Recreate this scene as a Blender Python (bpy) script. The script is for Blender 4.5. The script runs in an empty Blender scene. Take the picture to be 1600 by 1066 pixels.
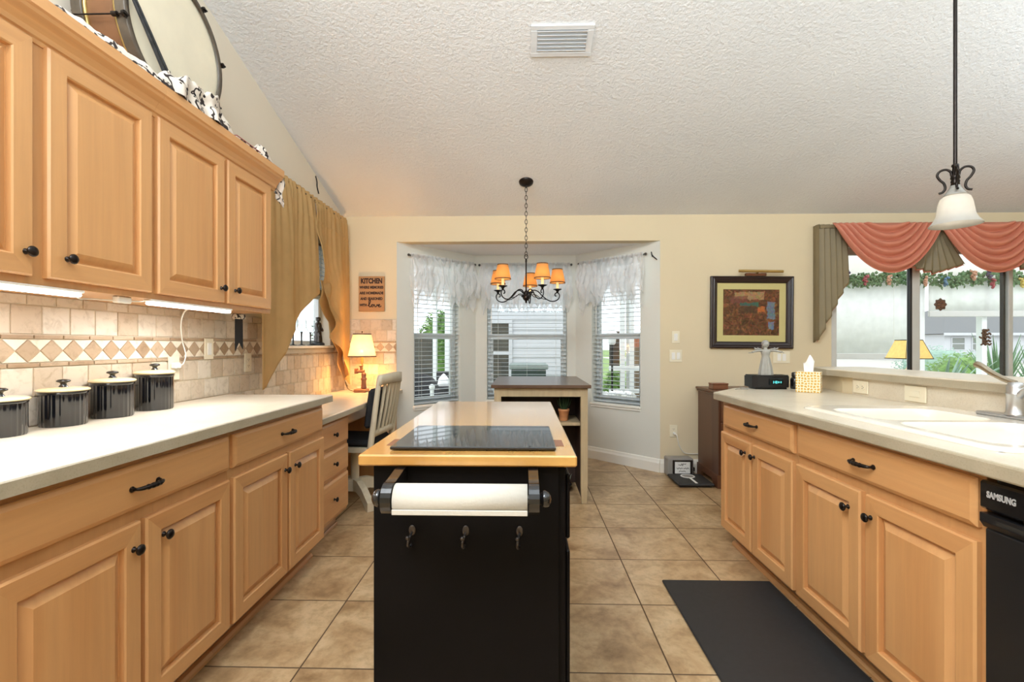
import bpy, math, random
from mathutils import Vector, Matrix, noise
PI = math.pi
random.seed(7)
C = bpy.context.scene.collection
SC = bpy.context.scene

# ------------------------------------------------------------------ camera, world, lights, exposure
F_PX = 730.0
cam_d = bpy.data.cameras.new('camera')
cam = bpy.data.objects.new('camera', cam_d); C.objects.link(cam)
cam_d.sensor_width = 36.0; cam_d.lens = 36.0 * F_PX / 1600.0
cam_d.shift_y = 6.0 / 1600.0
cam.location = (0, 0, 1.2); cam.rotation_euler = (PI / 2, 0, math.atan(18 / F_PX))
cam_d.clip_start = 0.05
SC.camera = cam

wd = bpy.data.worlds.new('overcast_sky'); SC.world = wd; wd.use_nodes = True
wn = wd.node_tree; bgn = wn.nodes['Background']
tc = wn.nodes.new('ShaderNodeTexCoord'); nz = wn.nodes.new('ShaderNodeTexNoise'); rp = wn.nodes.new('ShaderNodeValToRGB')
nz.inputs['Scale'].default_value = 2.2; nz.inputs['Detail'].default_value = 5
rp.color_ramp.elements[0].color = (0.80, 0.88, 1.0, 1); rp.color_ramp.elements[1].color = (1, 1, 1, 1)
wn.links.new(tc.outputs['Generated'], nz.inputs['Vector']); wn.links.new(nz.outputs['Fac'], rp.inputs['Fac'])
wn.links.new(rp.outputs['Color'], bgn.inputs['Color']); bgn.inputs['Strength'].default_value = 1.75

def area(name, loc, rot, size, power, col, size_y=None):
    l = bpy.data.lights.new(name, 'AREA'); l.energy = power; l.color = col; l.size = size
    if size_y: l.shape = 'RECTANGLE'; l.size_y = size_y
    o = bpy.data.objects.new(name, l); C.objects.link(o); o.location = loc; o.rotation_euler = rot
    return o
def lamp(name, loc, power, col, r=0.03):
    l = bpy.data.lights.new(name, 'POINT'); l.energy = power; l.color = col; l.shadow_soft_size = r
    o = bpy.data.objects.new(name, l); C.objects.link(o); o.location = loc
    return o
# added fill lamps without fixtures: up at the vault, from overhead, to the side
area('added_vault_fill', (0.5, -1.1, 2.2), (PI - 0.35, 0, 0), 2.2, 150, (0.76, 0.90, 1.0), 1.4)
area('added_overhead_fill', (-1.0, -0.4, 3.3), (0.45, -0.62, 0), 1.4, 84, (0.90, 0.95, 1.0), 0.9)
area('added_side_fill', (4.2, 1.2, 1.9), (PI, 0, 0), 1.6, 72, (0.80, 0.92, 1.0), 1.6)
sun_d = bpy.data.lights.new('hazy_sun', 'SUN'); sun_d.energy = 0.5; sun_d.angle = 0.6; sun_d.color = (1, 0.97, 0.92)
sun = bpy.data.objects.new('hazy_sun', sun_d); C.objects.link(sun); sun.rotation_euler = (math.radians(38), math.radians(-18), 0)

vs = SC.view_settings
SC.display_settings.display_device = 'sRGB'
vs.view_transform = 'Standard'; vs.look = 'None'; vs.gamma = 1.0; vs.use_curve_mapping = False
vs.exposure = 0.30
SC.cycles.max_bounces = 8; SC.cycles.diffuse_bounces = 5; SC.cycles.transparent_max_bounces = 24
SC.cycles.caustics_reflective = False; SC.cycles.caustics_refractive = False
SC.cycles.sample_clamp_indirect = 6.0
SC.cycles.use_denoising = True

# ------------------------------------------------------------------ materials
def srgb(r, g, b):
    f = lambda c: (c / 255 / 12.92) if c / 255 <= 0.04045 else ((c / 255 + 0.055) / 1.055) ** 2.4
    return (f(r), f(g), f(b))
def new_mat(name):
    m = bpy.data.materials.new(name); m.use_nodes = True
    nt = m.node_tree
    return m, nt, nt.nodes['Principled BSDF']
def nd(nt, t, **k):
    n = nt.nodes.new(t)
    for a, b in k.items(): setattr(n, a, b)
    return n
def coords(nt, scale=(1, 1, 1), rand=True):
    t = nd(nt, 'ShaderNodeTexCoord'); mp = nd(nt, 'ShaderNodeMapping')
    mp.inputs['Scale'].default_value = scale
    if rand:
        oi = nd(nt, 'ShaderNodeObjectInfo'); ad = nd(nt, 'ShaderNodeVectorMath', operation='ADD'); ml = nd(nt, 'ShaderNodeMath', operation='MULTIPLY')
        ml.inputs[1].default_value = 9.0
        nt.links.new(oi.outputs['Random'], ml.inputs[0]); nt.links.new(t.outputs['Object'], ad.inputs[0]); nt.links.new(ml.outputs[0], ad.inputs[1])
        nt.links.new(ad.outputs[0], mp.inputs['Vector'])
    else:
        nt.links.new(t.outputs['Object'], mp.inputs['Vector'])
    return mp.outputs['Vector']
def noise_n(nt, vec, scale, detail=4, rough=0.55, dist=0.0):
    n = nd(nt, 'ShaderNodeTexNoise'); n.inputs['Scale'].default_value = scale; n.inputs['Detail'].default_value = detail
    n.inputs['Roughness'].default_value = rough; n.inputs['Distortion'].default_value = dist
    nt.links.new(vec, n.inputs['Vector']); return n.outputs['Fac']
def ramp(nt, fac, stops):
    r = nd(nt, 'ShaderNodeValToRGB'); e = r.color_ramp.elements
    e[0].position, e[0].color = stops[0][0], (*stops[0][1], 1)
    e[1].position, e[1].color = stops[-1][0], (*stops[-1][1], 1)
    for p, c in stops[1:-1]:
        x = e.new(p); x.color = (*c, 1)
    nt.links.new(fac, r.inputs['Fac']); return r.outputs['Color']
def bump(nt, b, fac, strength, dist=0.002):
    n = nd(nt, 'ShaderNodeBump'); n.inputs['Strength'].default_value = strength; n.inputs['Distance'].default_value = dist
    nt.links.new(fac, n.inputs['Height']); nt.links.new(n.outputs['Normal'], b.inputs['Normal'])
def mul(c, k): return tuple(min(1, x * k) for x in c)
def mix_rgb(nt, fac, a, b, mode='MIX'):
    n = nd(nt, 'ShaderNodeMix', data_type='RGBA', blend_type=mode)
    for s, v in ((0, fac), (6, a), (7, b)):
        if isinstance(v, (int, float)): n.inputs[s].default_value = v
        elif isinstance(v, tuple): n.inputs[s].default_value = (*v, 1)
        else: nt.links.new(v, n.inputs[s])
    return n.outputs[2]
def pmat(name, col, rough=0.5, metal=0.0, var=0.06, scale=12, stretch=(1, 1, 1), bmp=0.0, bscale=None, coat=0.0, spec=0.5, sheen=0, emit=None, es=0, bdist=0.002):
    m, nt, b = new_mat(name)
    v = coords(nt, stretch)
    f = noise_n(nt, v, scale)
    nt.links.new(ramp(nt, f, [(0.3, mul(col, 1 - var)), (0.7, mul(col, 1 + var))]), b.inputs['Base Color'])
    b.inputs['Roughness'].default_value = rough; b.inputs['Metallic'].default_value = metal
    b.inputs['Coat Weight'].default_value = coat; b.inputs['Specular IOR Level'].default_value = spec
    b.inputs['Coat Roughness'].default_value = 0.1
    if bmp: bump(nt, b, noise_n(nt, v, bscale or scale * 6, 3), bmp, bdist)
    if emit: b.inputs['Emission Color'].default_value = (*emit, 1); b.inputs['Emission Strength'].default_value = es
    return m
def wood(name, col, dark, axis='z', rough=0.36, coat=0.15, freq=26, long=1.3, knots=0.12):
    m, nt, b = new_mat(name)
    st = {'x': (long, freq, freq), 'y': (freq, long, freq), 'z': (freq, freq, long)}[axis]
    v = coords(nt, st); v2 = coords(nt, tuple(0.12 * s for s in st))
    f1 = noise_n(nt, v, 1.6, 6, 0.6, 0.4); f2 = noise_n(nt, v2, 1.4, 3, 0.5, 0.6)
    c1 = ramp(nt, f1, [(0.3, mul(col, 0.92)), (0.55, col), (0.75, mul(col, 1.06))])
    c2 = ramp(nt, f2, [(0.32, dark), (0.5, (1, 1, 1))])
    nt.links.new(mix_rgb(nt, knots, c1, mix_rgb(nt, 1.0, c1, c2, 'MULTIPLY')), b.inputs['Base Color'])
    b.inputs['Roughness'].default_value = rough; b.inputs['Coat Weight'].default_value = coat; b.inputs['Coat Roughness'].default_value = 0.25 if coat < .9 else 0.09
    bump(nt, b, f1, 0.05, 0.001)
    return m

MAPLE = (0.67, 0.352, 0.142)
M = {}
M['maple'] = wood('maple_vertical_grain', MAPLE, (0.75, 0.55, 0.36), 'z', knots=0.35)
M['maple_h'] = wood('maple_horizontal_grain', MAPLE, (0.66, 0.45, 0.28), 'x', knots=0.45)
M['maple_y'] = wood('maple_lengthwise_grain', MAPLE, (0.75, 0.55, 0.36), 'y', knots=0.35)
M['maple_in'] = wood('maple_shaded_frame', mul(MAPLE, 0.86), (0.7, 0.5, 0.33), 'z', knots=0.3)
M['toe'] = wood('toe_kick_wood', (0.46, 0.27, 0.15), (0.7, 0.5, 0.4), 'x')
M['butcher'] = wood('butcher_block', (0.66, 0.36, 0.10), (0.55, 0.30, 0.10), 'y', rough=0.2, coat=1.0, freq=14, long=1.0, knots=0.5)
M['walnut'] = wood('dark_walnut', (0.12, 0.046, 0.020), (0.5, 0.35, 0.3), 'z', rough=0.4, freq=30, knots=0.5)
M['walnut_h'] = wood('dark_walnut_edge', (0.13, 0.05, 0.022), (0.5, 0.35, 0.3), 'y', rough=0.4, freq=30)
M['mahogany'] = wood('mahogany_frame', (0.020, 0.008, 0.007), (0.6, 0.4, 0.4), 'x', rough=0.38, coat=0.15)
M['greywood'] = wood('grey_brown_tabletop', (0.105, 0.058, 0.036), (0.6, 0.5, 0.45), 'x', rough=0.28, coat=0.35, freq=20)
M['cream_paint'] = pmat('cream_paint', srgb(206, 194, 168), 0.5, var=0.07, scale=5, stretch=(8, 8, 1))
M['cream_table'] = pmat('aged_cream_paint', srgb(178, 158, 124), 0.5, var=0.08, scale=5, stretch=(8, 8, 1))
M['darkpanel'] = pmat('dark_panel', (0.035, 0.016, 0.010), 0.6)
M['redwood'] = wood('red_brown_wood', (0.22, 0.085, 0.04), (0.6, 0.4, 0.3), 'z', freq=40)
M['signwood'] = wood('sign_board', (0.42, 0.23, 0.10), (0.6, 0.45, 0.35), 'x', freq=30, rough=0.7, coat=0)
M['lampwood'] = wood('lamp_wood', (0.26, 0.10, 0.045), (0.6, 0.4, 0.3), 'z', freq=40)
M['black_paint'] = pmat('black_paint', (0.0045, 0.0038, 0.0038), 0.5, var=0.25, scale=3, bmp=0.06, bscale=60, spec=0.10)
M['black_gloss'] = pmat('black_gloss', (0.010, 0.009, 0.009), 0.16, var=0.2, coat=0.5)
M['black_plastic'] = pmat('black_plastic', (0.012, 0.012, 0.013), 0.32)
M['black_fabric'] = pmat('black_fabric', (0.012, 0.012, 0.015), 0.85, bmp=0.3, bscale=300)
M['bronze'] = pmat('dark_bronze', (0.022, 0.016, 0.013), 0.3, metal=0.7, var=0.2, scale=30)
M['iron'] = pmat('black_iron', (0.012, 0.011, 0.011), 0.38, metal=0.5, var=0.3, scale=40)
M['pewter'] = pmat('pewter', (0.09, 0.08, 0.075), 0.32, metal=0.9, var=0.2, scale=40)
M['chrome'] = pmat('brushed_steel', (0.60, 0.60, 0.60), 0.36, metal=1.0, var=0.03)
M['bronze_handle'] = pmat('warm_nickel', (0.42, 0.36, 0.27), 0.28, metal=1.0, var=0.06)
M['wall'] = pmat('tan_wall_paint', srgb(222, 206, 174), 0.8, var=0.015, scale=2, bmp=0.08, bscale=160, spec=0.25)
M['wall_cream'] = pmat('cream_wall_paint', srgb(228, 218, 200), 0.8, var=0.015, scale=2, bmp=0.08, bscale=160, spec=0.25)
M['baywall'] = pmat('greige_wall_paint', srgb(222, 221, 212), 0.8, var=0.015, scale=2, bmp=0.08, bscale=160, spec=0.25)
M['whitetrim'] = pmat('white_trim_paint', srgb(240, 236, 226), 0.4, var=0.01)
M['ventwhite'] = pmat('vent_enamel', srgb(222, 224, 226), 0.5, var=0.01)
M['vinyl'] = pmat('white_vinyl', srgb(232, 236, 236), 0.35, var=0.01)
M['blind'] = pmat('white_blind', srgb(186, 194, 198), 0.42, var=0.02)
M['alu'] = pmat('aluminium_frame', srgb(204, 204, 200), 0.5, metal=0.0, var=0.02)
M['switch'] = pmat('ivory_switch', srgb(236, 226, 200), 0.35, var=0.01)
M['slot'] = pmat('dark_slot', (0.02, 0.018, 0.015), 0.6)
M['white_plastic'] = pmat('white_plastic', srgb(240, 238, 232), 0.35, var=0.01)
M['sinkmat'] = pmat('bone_sink', srgb(238, 228, 212), 0.14, var=0.01, coat=0.5)
M['paper'] = pmat('paper_towel', srgb(206, 200, 188), 0.9, var=0.02, scale=60, bmp=0.35, bscale=140)
M['tissue'] = pmat('tissue_paper', srgb(252, 252, 252), 0.9, var=0.0)
M['rubber'] = pmat('black_rubber_mat', (0.022, 0.021, 0.021), 0.62, var=0.12, scale=40, bmp=0.25, bscale=500)
M['ceramic_black'] = pmat('black_glaze', (0.006, 0.0065, 0.009), 0.11, var=0.3, scale=30, coat=0.8)
M['glossglass'] = pmat('dark_glass', (0.010, 0.010, 0.011), 0.03, var=0.1, coat=0.3)
M['ceramic_cream'] = pmat('cream_glaze', srgb(236, 214, 168), 0.25, var=0.04, scale=9, coat=0.4)
M['terracotta'] = pmat('terracotta', srgb(205, 140, 92), 0.8, var=0.15, scale=20)
M['leafdark'] = pmat('succulent_leaf', (0.035, 0.075, 0.03), 0.5, var=0.3, scale=30)
M['leafpale'] = pmat('pale_leaf', (0.30, 0.33, 0.24), 0.6, var=0.3, scale=30)
M['greyplastic'] = pmat('grey_plastic', srgb(150, 146, 140), 0.45, var=0.03)
M['statue'] = pmat('grey_bisque', srgb(160, 157, 148), 0.6, var=0.06, scale=25)
M['statue_dark'] = pmat('dark_resin', (0.03, 0.032, 0.036), 0.35, var=0.5, scale=30)
M['burlap'] = None; M['sheer'] = None
M['coral'] = pmat('coral_satin', srgb(204, 128, 104), 0.5, var=0.04, scale=6, sheen=1)
M['sage'] = pmat('sage_satin', srgb(136, 122, 92), 0.55, var=0.05, scale=6)
M['drumhead'] = pmat('aged_drum_skin', srgb(226, 216, 192), 0.55, var=0.06, scale=5)
M['drumshell'] = pmat('drum_shell', (0.17, 0.075, 0.03), 0.4, var=0.2, scale=8)
M['drumhoop'] = pmat('drum_hoop', (0.085, 0.065, 0.045), 0.4, var=0.25, scale=20)
M['gold'] = pmat('brass', (0.52, 0.36, 0.13), 0.32, metal=0.85, var=0.08)
M['redcloth'] = pmat('red_cloth', (0.33, 0.02, 0.02), 0.7)
M['nickel'] = pmat('grey_marble_cap', srgb(150, 146, 138), 0.3, var=0.2, scale=40)
M['mattboard'] = pmat('cream_mat_board', srgb(226, 204, 142), 0.7, var=0.01)
M['concrete'] = pmat('patio_concrete', srgb(190, 186, 178), 0.85, var=0.06, scale=3)
M['siding'] = pmat('white_siding', srgb(205, 208, 213), 0.6, var=0.01)
M['outdark'] = pmat('dark_screen', (0.055, 0.055, 0.045), 0.6, var=0.3, scale=3)
M['outwicker'] = pmat('charcoal_wicker', (0.022, 0.023, 0.027), 0.6, var=0.4, scale=60)
M['greenbox'] = pmat('green_metal', (0.035, 0.065, 0.055), 0.5, var=0.15)
M['greenboxlid'] = pmat('grey_green_metal', (0.25, 0.30, 0.28), 0.5, var=0.1)
M['roof'] = pmat('grey_shingle', srgb(118, 120, 122), 0.85, var=0.06, scale=14)
M['bush'] = pmat('bright_leaf', (0.16, 0.30, 0.07), 0.6, var=0.4, scale=8)
M['bushdark'] = pmat('deep_leaf', (0.055, 0.11, 0.03), 0.6, var=0.4, scale=8)
M['palm'] = pmat('palm_leaf', (0.15, 0.28, 0.15), 0.6, var=0.3, scale=8)
M['agave'] = pmat('agave_leaf', (0.30, 0.44, 0.36), 0.6, var=0.2, scale=8)
M['bark'] = pmat('grey_bark', (0.25, 0.22, 0.18), 0.8, var=0.2)
M['garland'] = pmat('garland_leaf', (0.075, 0.15, 0.055), 0.6, var=0.4, scale=40)
for nm, c in dict(blue=(0.07, 0.16, 0.26), red=(0.30, 0.035, 0.05), yellow=(0.55, 0.42, 0.10), purple=(0.05, 0.03, 0.07), peach=(0.45, 0.22, 0.13)).items():
    M['grape_' + nm] = pmat(nm + '_grape', c, 0.3, var=0.2, scale=30)
M['wicker_brown'] = pmat('brown_resin', (0.15, 0.09, 0.06), 0.6, var=0.4, scale=50)
M['redbrick'] = pmat('red_brick_outside', (0.42, 0.17, 0.10), 0.8, var=0.2, scale=10)
M['fence'] = pmat('weathered_fence', (0.20, 0.15, 0.10), 0.8, var=0.2, scale=4, stretch=(8, 8, 1))
M['cord_white'] = pmat('white_cord', srgb(240, 238, 230), 0.5, var=0.0)
M['cord_dark'] = pmat('brown_cord', (0.05, 0.03, 0.02), 0.5, var=0.0)
M['ink'] = pmat('dark_ink', (0.025, 0.008, 0.006), 0.7)
M['silver_print'] = pmat('silver_print', (0.75, 0.75, 0.75), 0.35, metal=0.5, var=0.0)
M['teal_glow'] = pmat('display_digits', (0.1, 0.5, 0.5), 0.4, emit=(0.1, 0.75, 0.75), es=0.45)
M['screen_off'] = pmat('dark_display', (0.004, 0.010, 0.012), 0.15)
M['candle'] = pmat('candle_sleeve', srgb(244, 222, 160), 0.5, var=0.03, emit=(1.0, 0.72, 0.32), es=0.5)

def emissive(name, col, st, diff=(0.8, 0.8, 0.8)):
    m, nt, b = new_mat(name)
    b.inputs['Base Color'].default_value = (*diff, 1); b.inputs['Roughness'].default_value = 0.5
    b.inputs['Emission Color'].default_value = (*col, 1); b.inputs['Emission Strength'].default_value = st
    return m
M['led'] = emissive('led_diffuser', (1.0, 0.98, 0.96), 6.0)
M['frost'] = emissive('frosted_bulb', (1.0, 0.82, 0.55), 1.2)
M['bulb'] = emissive('lit_bulb', (1.0, 0.82, 0.55), 12.0)

def cloth(name, col, trans=0.35, alpha=1.0, weave=0.0, wscale=260):
    m, nt, b = new_mat(name)
    out = nt.nodes['Material Output']; nt.nodes.remove(b)
    v = coords(nt, (1, 1, 1), False)
    f = noise_n(nt, v, 9)
    c = ramp(nt, f, [(0.3, mul(col, 0.94)), (0.7, mul(col, 1.05))])
    d = nd(nt, 'ShaderNodeBsdfDiffuse'); t = nd(nt, 'ShaderNodeBsdfTranslucent'); mx = nd(nt, 'ShaderNodeMixShader'); mx.inputs[0].default_value = trans
    nt.links.new(c, d.inputs['Color']); nt.links.new(c, t.inputs['Color'])
    nt.links.new(d.outputs[0], mx.inputs[1]); nt.links.new(t.outputs[0], mx.inputs[2])
    last = mx.outputs[0]
    if weave:
        bp = nd(nt, 'ShaderNodeBump'); bp.inputs['Strength'].default_value = weave; bp.inputs['Distance'].default_value = 0.002
        nt.links.new(noise_n(nt, v, wscale, 2), bp.inputs['Height']); nt.links.new(bp.outputs[0], d.inputs['Normal'])
    if alpha < 1:
        tr = nd(nt, 'ShaderNodeBsdfTransparent'); m2 = nd(nt, 'ShaderNodeMixShader'); m2.inputs[0].default_value = alpha
        nt.links.new(tr.outputs[0], m2.inputs[1]); nt.links.new(last, m2.inputs[2]); last = m2.outputs[0]
    nt.links.new(last, out.inputs['Surface'])
    return m
M['burlap'] = cloth('tan_burlap', srgb(214, 178, 124), 0.3, 1.0, 0.5, 420)
M['sheer'] = cloth('white_sheer', (0.98, 0.98, 0.98), 0.5, 0.64)
M['shade_roll'] = cloth('white_roller_shade', (0.95, 0.95, 0.95), 0.6, 0.92)

def shade_mat(name, col, emit, es, through=0.0):
    m, nt, b = new_mat(name)
    v = coords(nt, (1, 1, 1)); f = noise_n(nt, v, 30, 5)
    nt.links.new(ramp(nt, f, [(0.3, mul(col, 0.85)), (0.7, col)]), b.inputs['Base Color'])
    b.inputs['Roughness'].default_value = 0.8
    nt.links.new(ramp(nt, f, [(0.3, mul(emit, 0.85)), (0.7, emit)]), b.inputs['Emission Color']); b.inputs['Emission Strength'].default_value = es
    if through:                                            # thin cloth: part of the bulb's light passes straight through
        tr = nd(nt, 'ShaderNodeBsdfTransparent'); mx = nd(nt, 'ShaderNodeMixShader'); mx.inputs[0].default_value = through
        nt.links.new(b.outputs[0], mx.inputs[1]); nt.links.new(tr.outputs[0], mx.inputs[2]); nt.links.new(mx.outputs[0], nt.nodes['Material Output'].inputs['Surface'])
    return m
M['chshade'] = cloth('parchment_shade', srgb(238, 192, 122), 0.55)
M['chshade_rim'] = pmat('shade_binding', (0.16, 0.07, 0.025), 0.7)
M['dlshade'] = shade_mat('cream_lamp_shade', srgb(240, 220, 180), (1.0, 0.78, 0.44), 0.34, 0.28)
M['dlshade_rim'] = pmat('brown_shade_trim', (0.10, 0.055, 0.04), 0.7)
M['pendglass'] = cloth('frosted_glass_shade', (0.66, 0.64, 0.60), 0.5)
M['lanshade'] = shade_mat('gold_lamp_shade', srgb(226, 186, 110), (1.0, 0.66, 0.22), 0.55)

def glass_mat(name, tint=(0.97, 0.99, 0.98), refl=0.06):
    m, nt, b = new_mat(name); out = nt.nodes['Material Output']; nt.nodes.remove(b)
    lw = nd(nt, 'ShaderNodeFresnel'); ge = nd(nt, 'ShaderNodeNewGeometry'); mrr = nd(nt, 'ShaderNodeMapRange')
    mrr.inputs['To Min'].default_value = 1.45; mrr.inputs['To Max'].default_value = 1 / 1.45
    nt.links.new(ge.outputs['Backfacing'], mrr.inputs['Value']); nt.links.new(mrr.outputs[0], lw.inputs['IOR'])
    t = nd(nt, 'ShaderNodeBsdfTransparent'); t.inputs['Color'].default_value = (*tint, 1)
    g = nd(nt, 'ShaderNodeBsdfGlossy'); g.inputs['Roughness'].default_value = 0.02
    mx = nd(nt, 'ShaderNodeMixShader')
    nt.links.new(lw.outputs[0], mx.inputs[0]); nt.links.new(t.outputs[0], mx.inputs[1]); nt.links.new(g.outputs[0], mx.inputs[2])
    nt.links.new(mx.outputs[0], out.inputs['Surface'])
    return m
M['glass'] = glass_mat('window_glass'); M['wineglass'] = glass_mat('clear_wine_glass', (0.93, 0.95, 0.95))

def floor_mat():
    m, nt, b = new_mat('floor_tile')
    t = nd(nt, 'ShaderNodeTexCoord'); sp = nd(nt, 'ShaderNodeSeparateXYZ'); nt.links.new(t.outputs['Object'], sp.inputs[0])
    def mth(op, a, bv=None):
        n = nd(nt, 'ShaderNodeMath', operation=op)
        for i, v in enumerate((a, bv)):
            if v is None: continue
            if isinstance(v, (int, float)): n.inputs[i].default_value = v
            else: nt.links.new(v, n.inputs[i])
        return n.outputs[0]
    P_ = 0.4575
    ux = mth('DIVIDE', mth('SUBTRACT', sp.outputs['X'], 0.543), P_); uy = mth('DIVIDE', mth('SUBTRACT', sp.outputs['Y'], 2.170), 0.4552)
    def edge(u):
        fr = mth('FRACT', u); return mth('MINIMUM', fr, mth('SUBTRACT', 1.0, fr))
    e = mth('MINIMUM', edge(ux), edge(uy))
    mr = nd(nt, 'ShaderNodeMapRange'); mr.inputs['From Min'].default_value = 0.0045; mr.inputs['From Max'].default_value = 0.0085
    nt.links.new(e, mr.inputs['Value']); g = mr.outputs[0]
    cell = nd(nt, 'ShaderNodeCombineXYZ'); nt.links.new(mth('FLOOR', ux), cell.inputs[0]); nt.links.new(mth('FLOOR', uy), cell.inputs[1])
    wn_ = nd(nt, 'ShaderNodeTexWhiteNoise'); nt.links.new(cell.outputs[0], wn_.inputs['Vector'])
    off = nd(nt, 'ShaderNodeVectorMath', operation='SCALE'); nt.links.new(wn_.outputs['Color'], off.inputs[0]); off.inputs['Scale'].default_value = 7
    ad = nd(nt, 'ShaderNodeVectorMath', operation='ADD'); nt.links.new(t.outputs['Object'], ad.inputs[0]); nt.links.new(off.outputs[0], ad.inputs[1])
    f = noise_n(nt, ad.outputs[0], 4.5, 8, 0.62, 0.5); f2 = noise_n(nt, ad.outputs[0], 24, 6, 0.65, 0.2)
    c = ramp(nt, f, [(0.30, srgb(150, 118, 82)), (0.46, srgb(184, 152, 112)), (0.60, srgb(204, 175, 135)), (0.75, srgb(214, 188, 152))])
    c2 = ramp(nt, f2, [(0.34, (0.72, 0.69, 0.64)), (0.56, (1, 1, 1))])
    c = mix_rgb(nt, 0.85, c, c2, 'MULTIPLY')
    c = mix_rgb(nt, g, srgb(88, 66, 44), c)
    nt.links.new(c, b.inputs['Base Color'])
    r = nd(nt, 'ShaderNodeMapRange'); r.inputs['To Min'].default_value = 0.8; r.inputs['To Max'].default_value = 0.30
    nt.links.new(g, r.inputs['Value']); nt.links.new(r.outputs[0], b.inputs['Roughness'])
    bump(nt, b, g, 0.5, 0.003)
    return m
M['floor'] = floor_mat()

def popcorn_mat(ca, cb):
    m, nt, b = new_mat('textured_ceiling')
    v = coords(nt, (1, 1, 1), False)
    f = noise_n(nt, v, 48, 4, 0.65); f2 = noise_n(nt, v, 1.3, 2)
    nt.links.new(ramp(nt, f2, [(0.3, ca), (0.7, cb)]), b.inputs['Base Color'])
    b.inputs['Roughness'].default_value = 0.95; b.inputs['Specular IOR Level'].default_value = 0.1
    bump(nt, b, f, 0.9, 0.010)
    return m
M['ceiling'] = popcorn_mat(srgb(229, 230, 231), srgb(235, 236, 237)); M['ceiling_bay'] = popcorn_mat(srgb(246, 246, 246), srgb(250, 250, 250))

def laminate_mat(name, ca, cb):
    m, nt, b = new_mat(name)
    v = coords(nt, (1, 1, 1), False)
    f = noise_n(nt, v, 6, 6, 0.6, 0.4); f2 = noise_n(nt, v, 190, 2)
    c = ramp(nt, f, [(0.3, ca), (0.7, cb)])
    c2 = ramp(nt, f2, [(0.30, (0.86, 0.84, 0.80)), (0.5, (1, 1, 1))])
    nt.links.new(mix_rgb(nt, 0.7, c, c2, 'MULTIPLY'), b.inputs['Base Color'])
    b.inputs['Roughness'].default_value = 0.30
    return m
M['laminate'] = laminate_mat('speckled_laminate', srgb(212, 199, 177), srgb(225, 214, 194)); M['laminate_edge'] = laminate_mat('laminate_edge_shaded', srgb(170, 158, 134), srgb(186, 174, 150))  # edges darker than the top: their shade is put into the colour

def tile_mat(name, cols, rough=0.55):
    # each tile carries its own tint value in the 'tint' attribute
    m, nt, b = new_mat(name)
    at = nd(nt, 'ShaderNodeAttribute'); at.attribute_name = 'tint'
    base = ramp(nt, at.outputs['Fac'], [(i / (len(cols) - 1), c) for i, c in enumerate(cols)])
    v = coords(nt, (1, 1, 1), False); f = noise_n(nt, v, 26, 7, 0.65, 0.6)
    c = mix_rgb(nt, 0.8, base, ramp(nt, f, [(0.32, (0.70, 0.66, 0.60)), (0.5, (0.97, 0.96, 0.95)), (0.7, (1, 1, 1))]), 'MULTIPLY')
    nt.links.new(c, b.inputs['Base Color']); b.inputs['Roughness'].default_value = rough
    bump(nt, b, f, 0.25, 0.003)
    return m
M['tile'] = tile_mat('tumbled_travertine', [srgb(192, 174, 150), srgb(206, 190, 168), srgb(214, 201, 182), srgb(222, 212, 196)])
M['tile_dark'] = tile_mat('brown_travertine', [srgb(164, 138, 110), srgb(178, 154, 126), srgb(190, 168, 142)])
M['tile_pale'] = tile_mat('ivory_travertine', [srgb(234, 222, 200), srgb(240, 230, 212)])
M['grout'] = pmat('beige_grout', srgb(214, 200, 176), 0.9, var=0.05)

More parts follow.
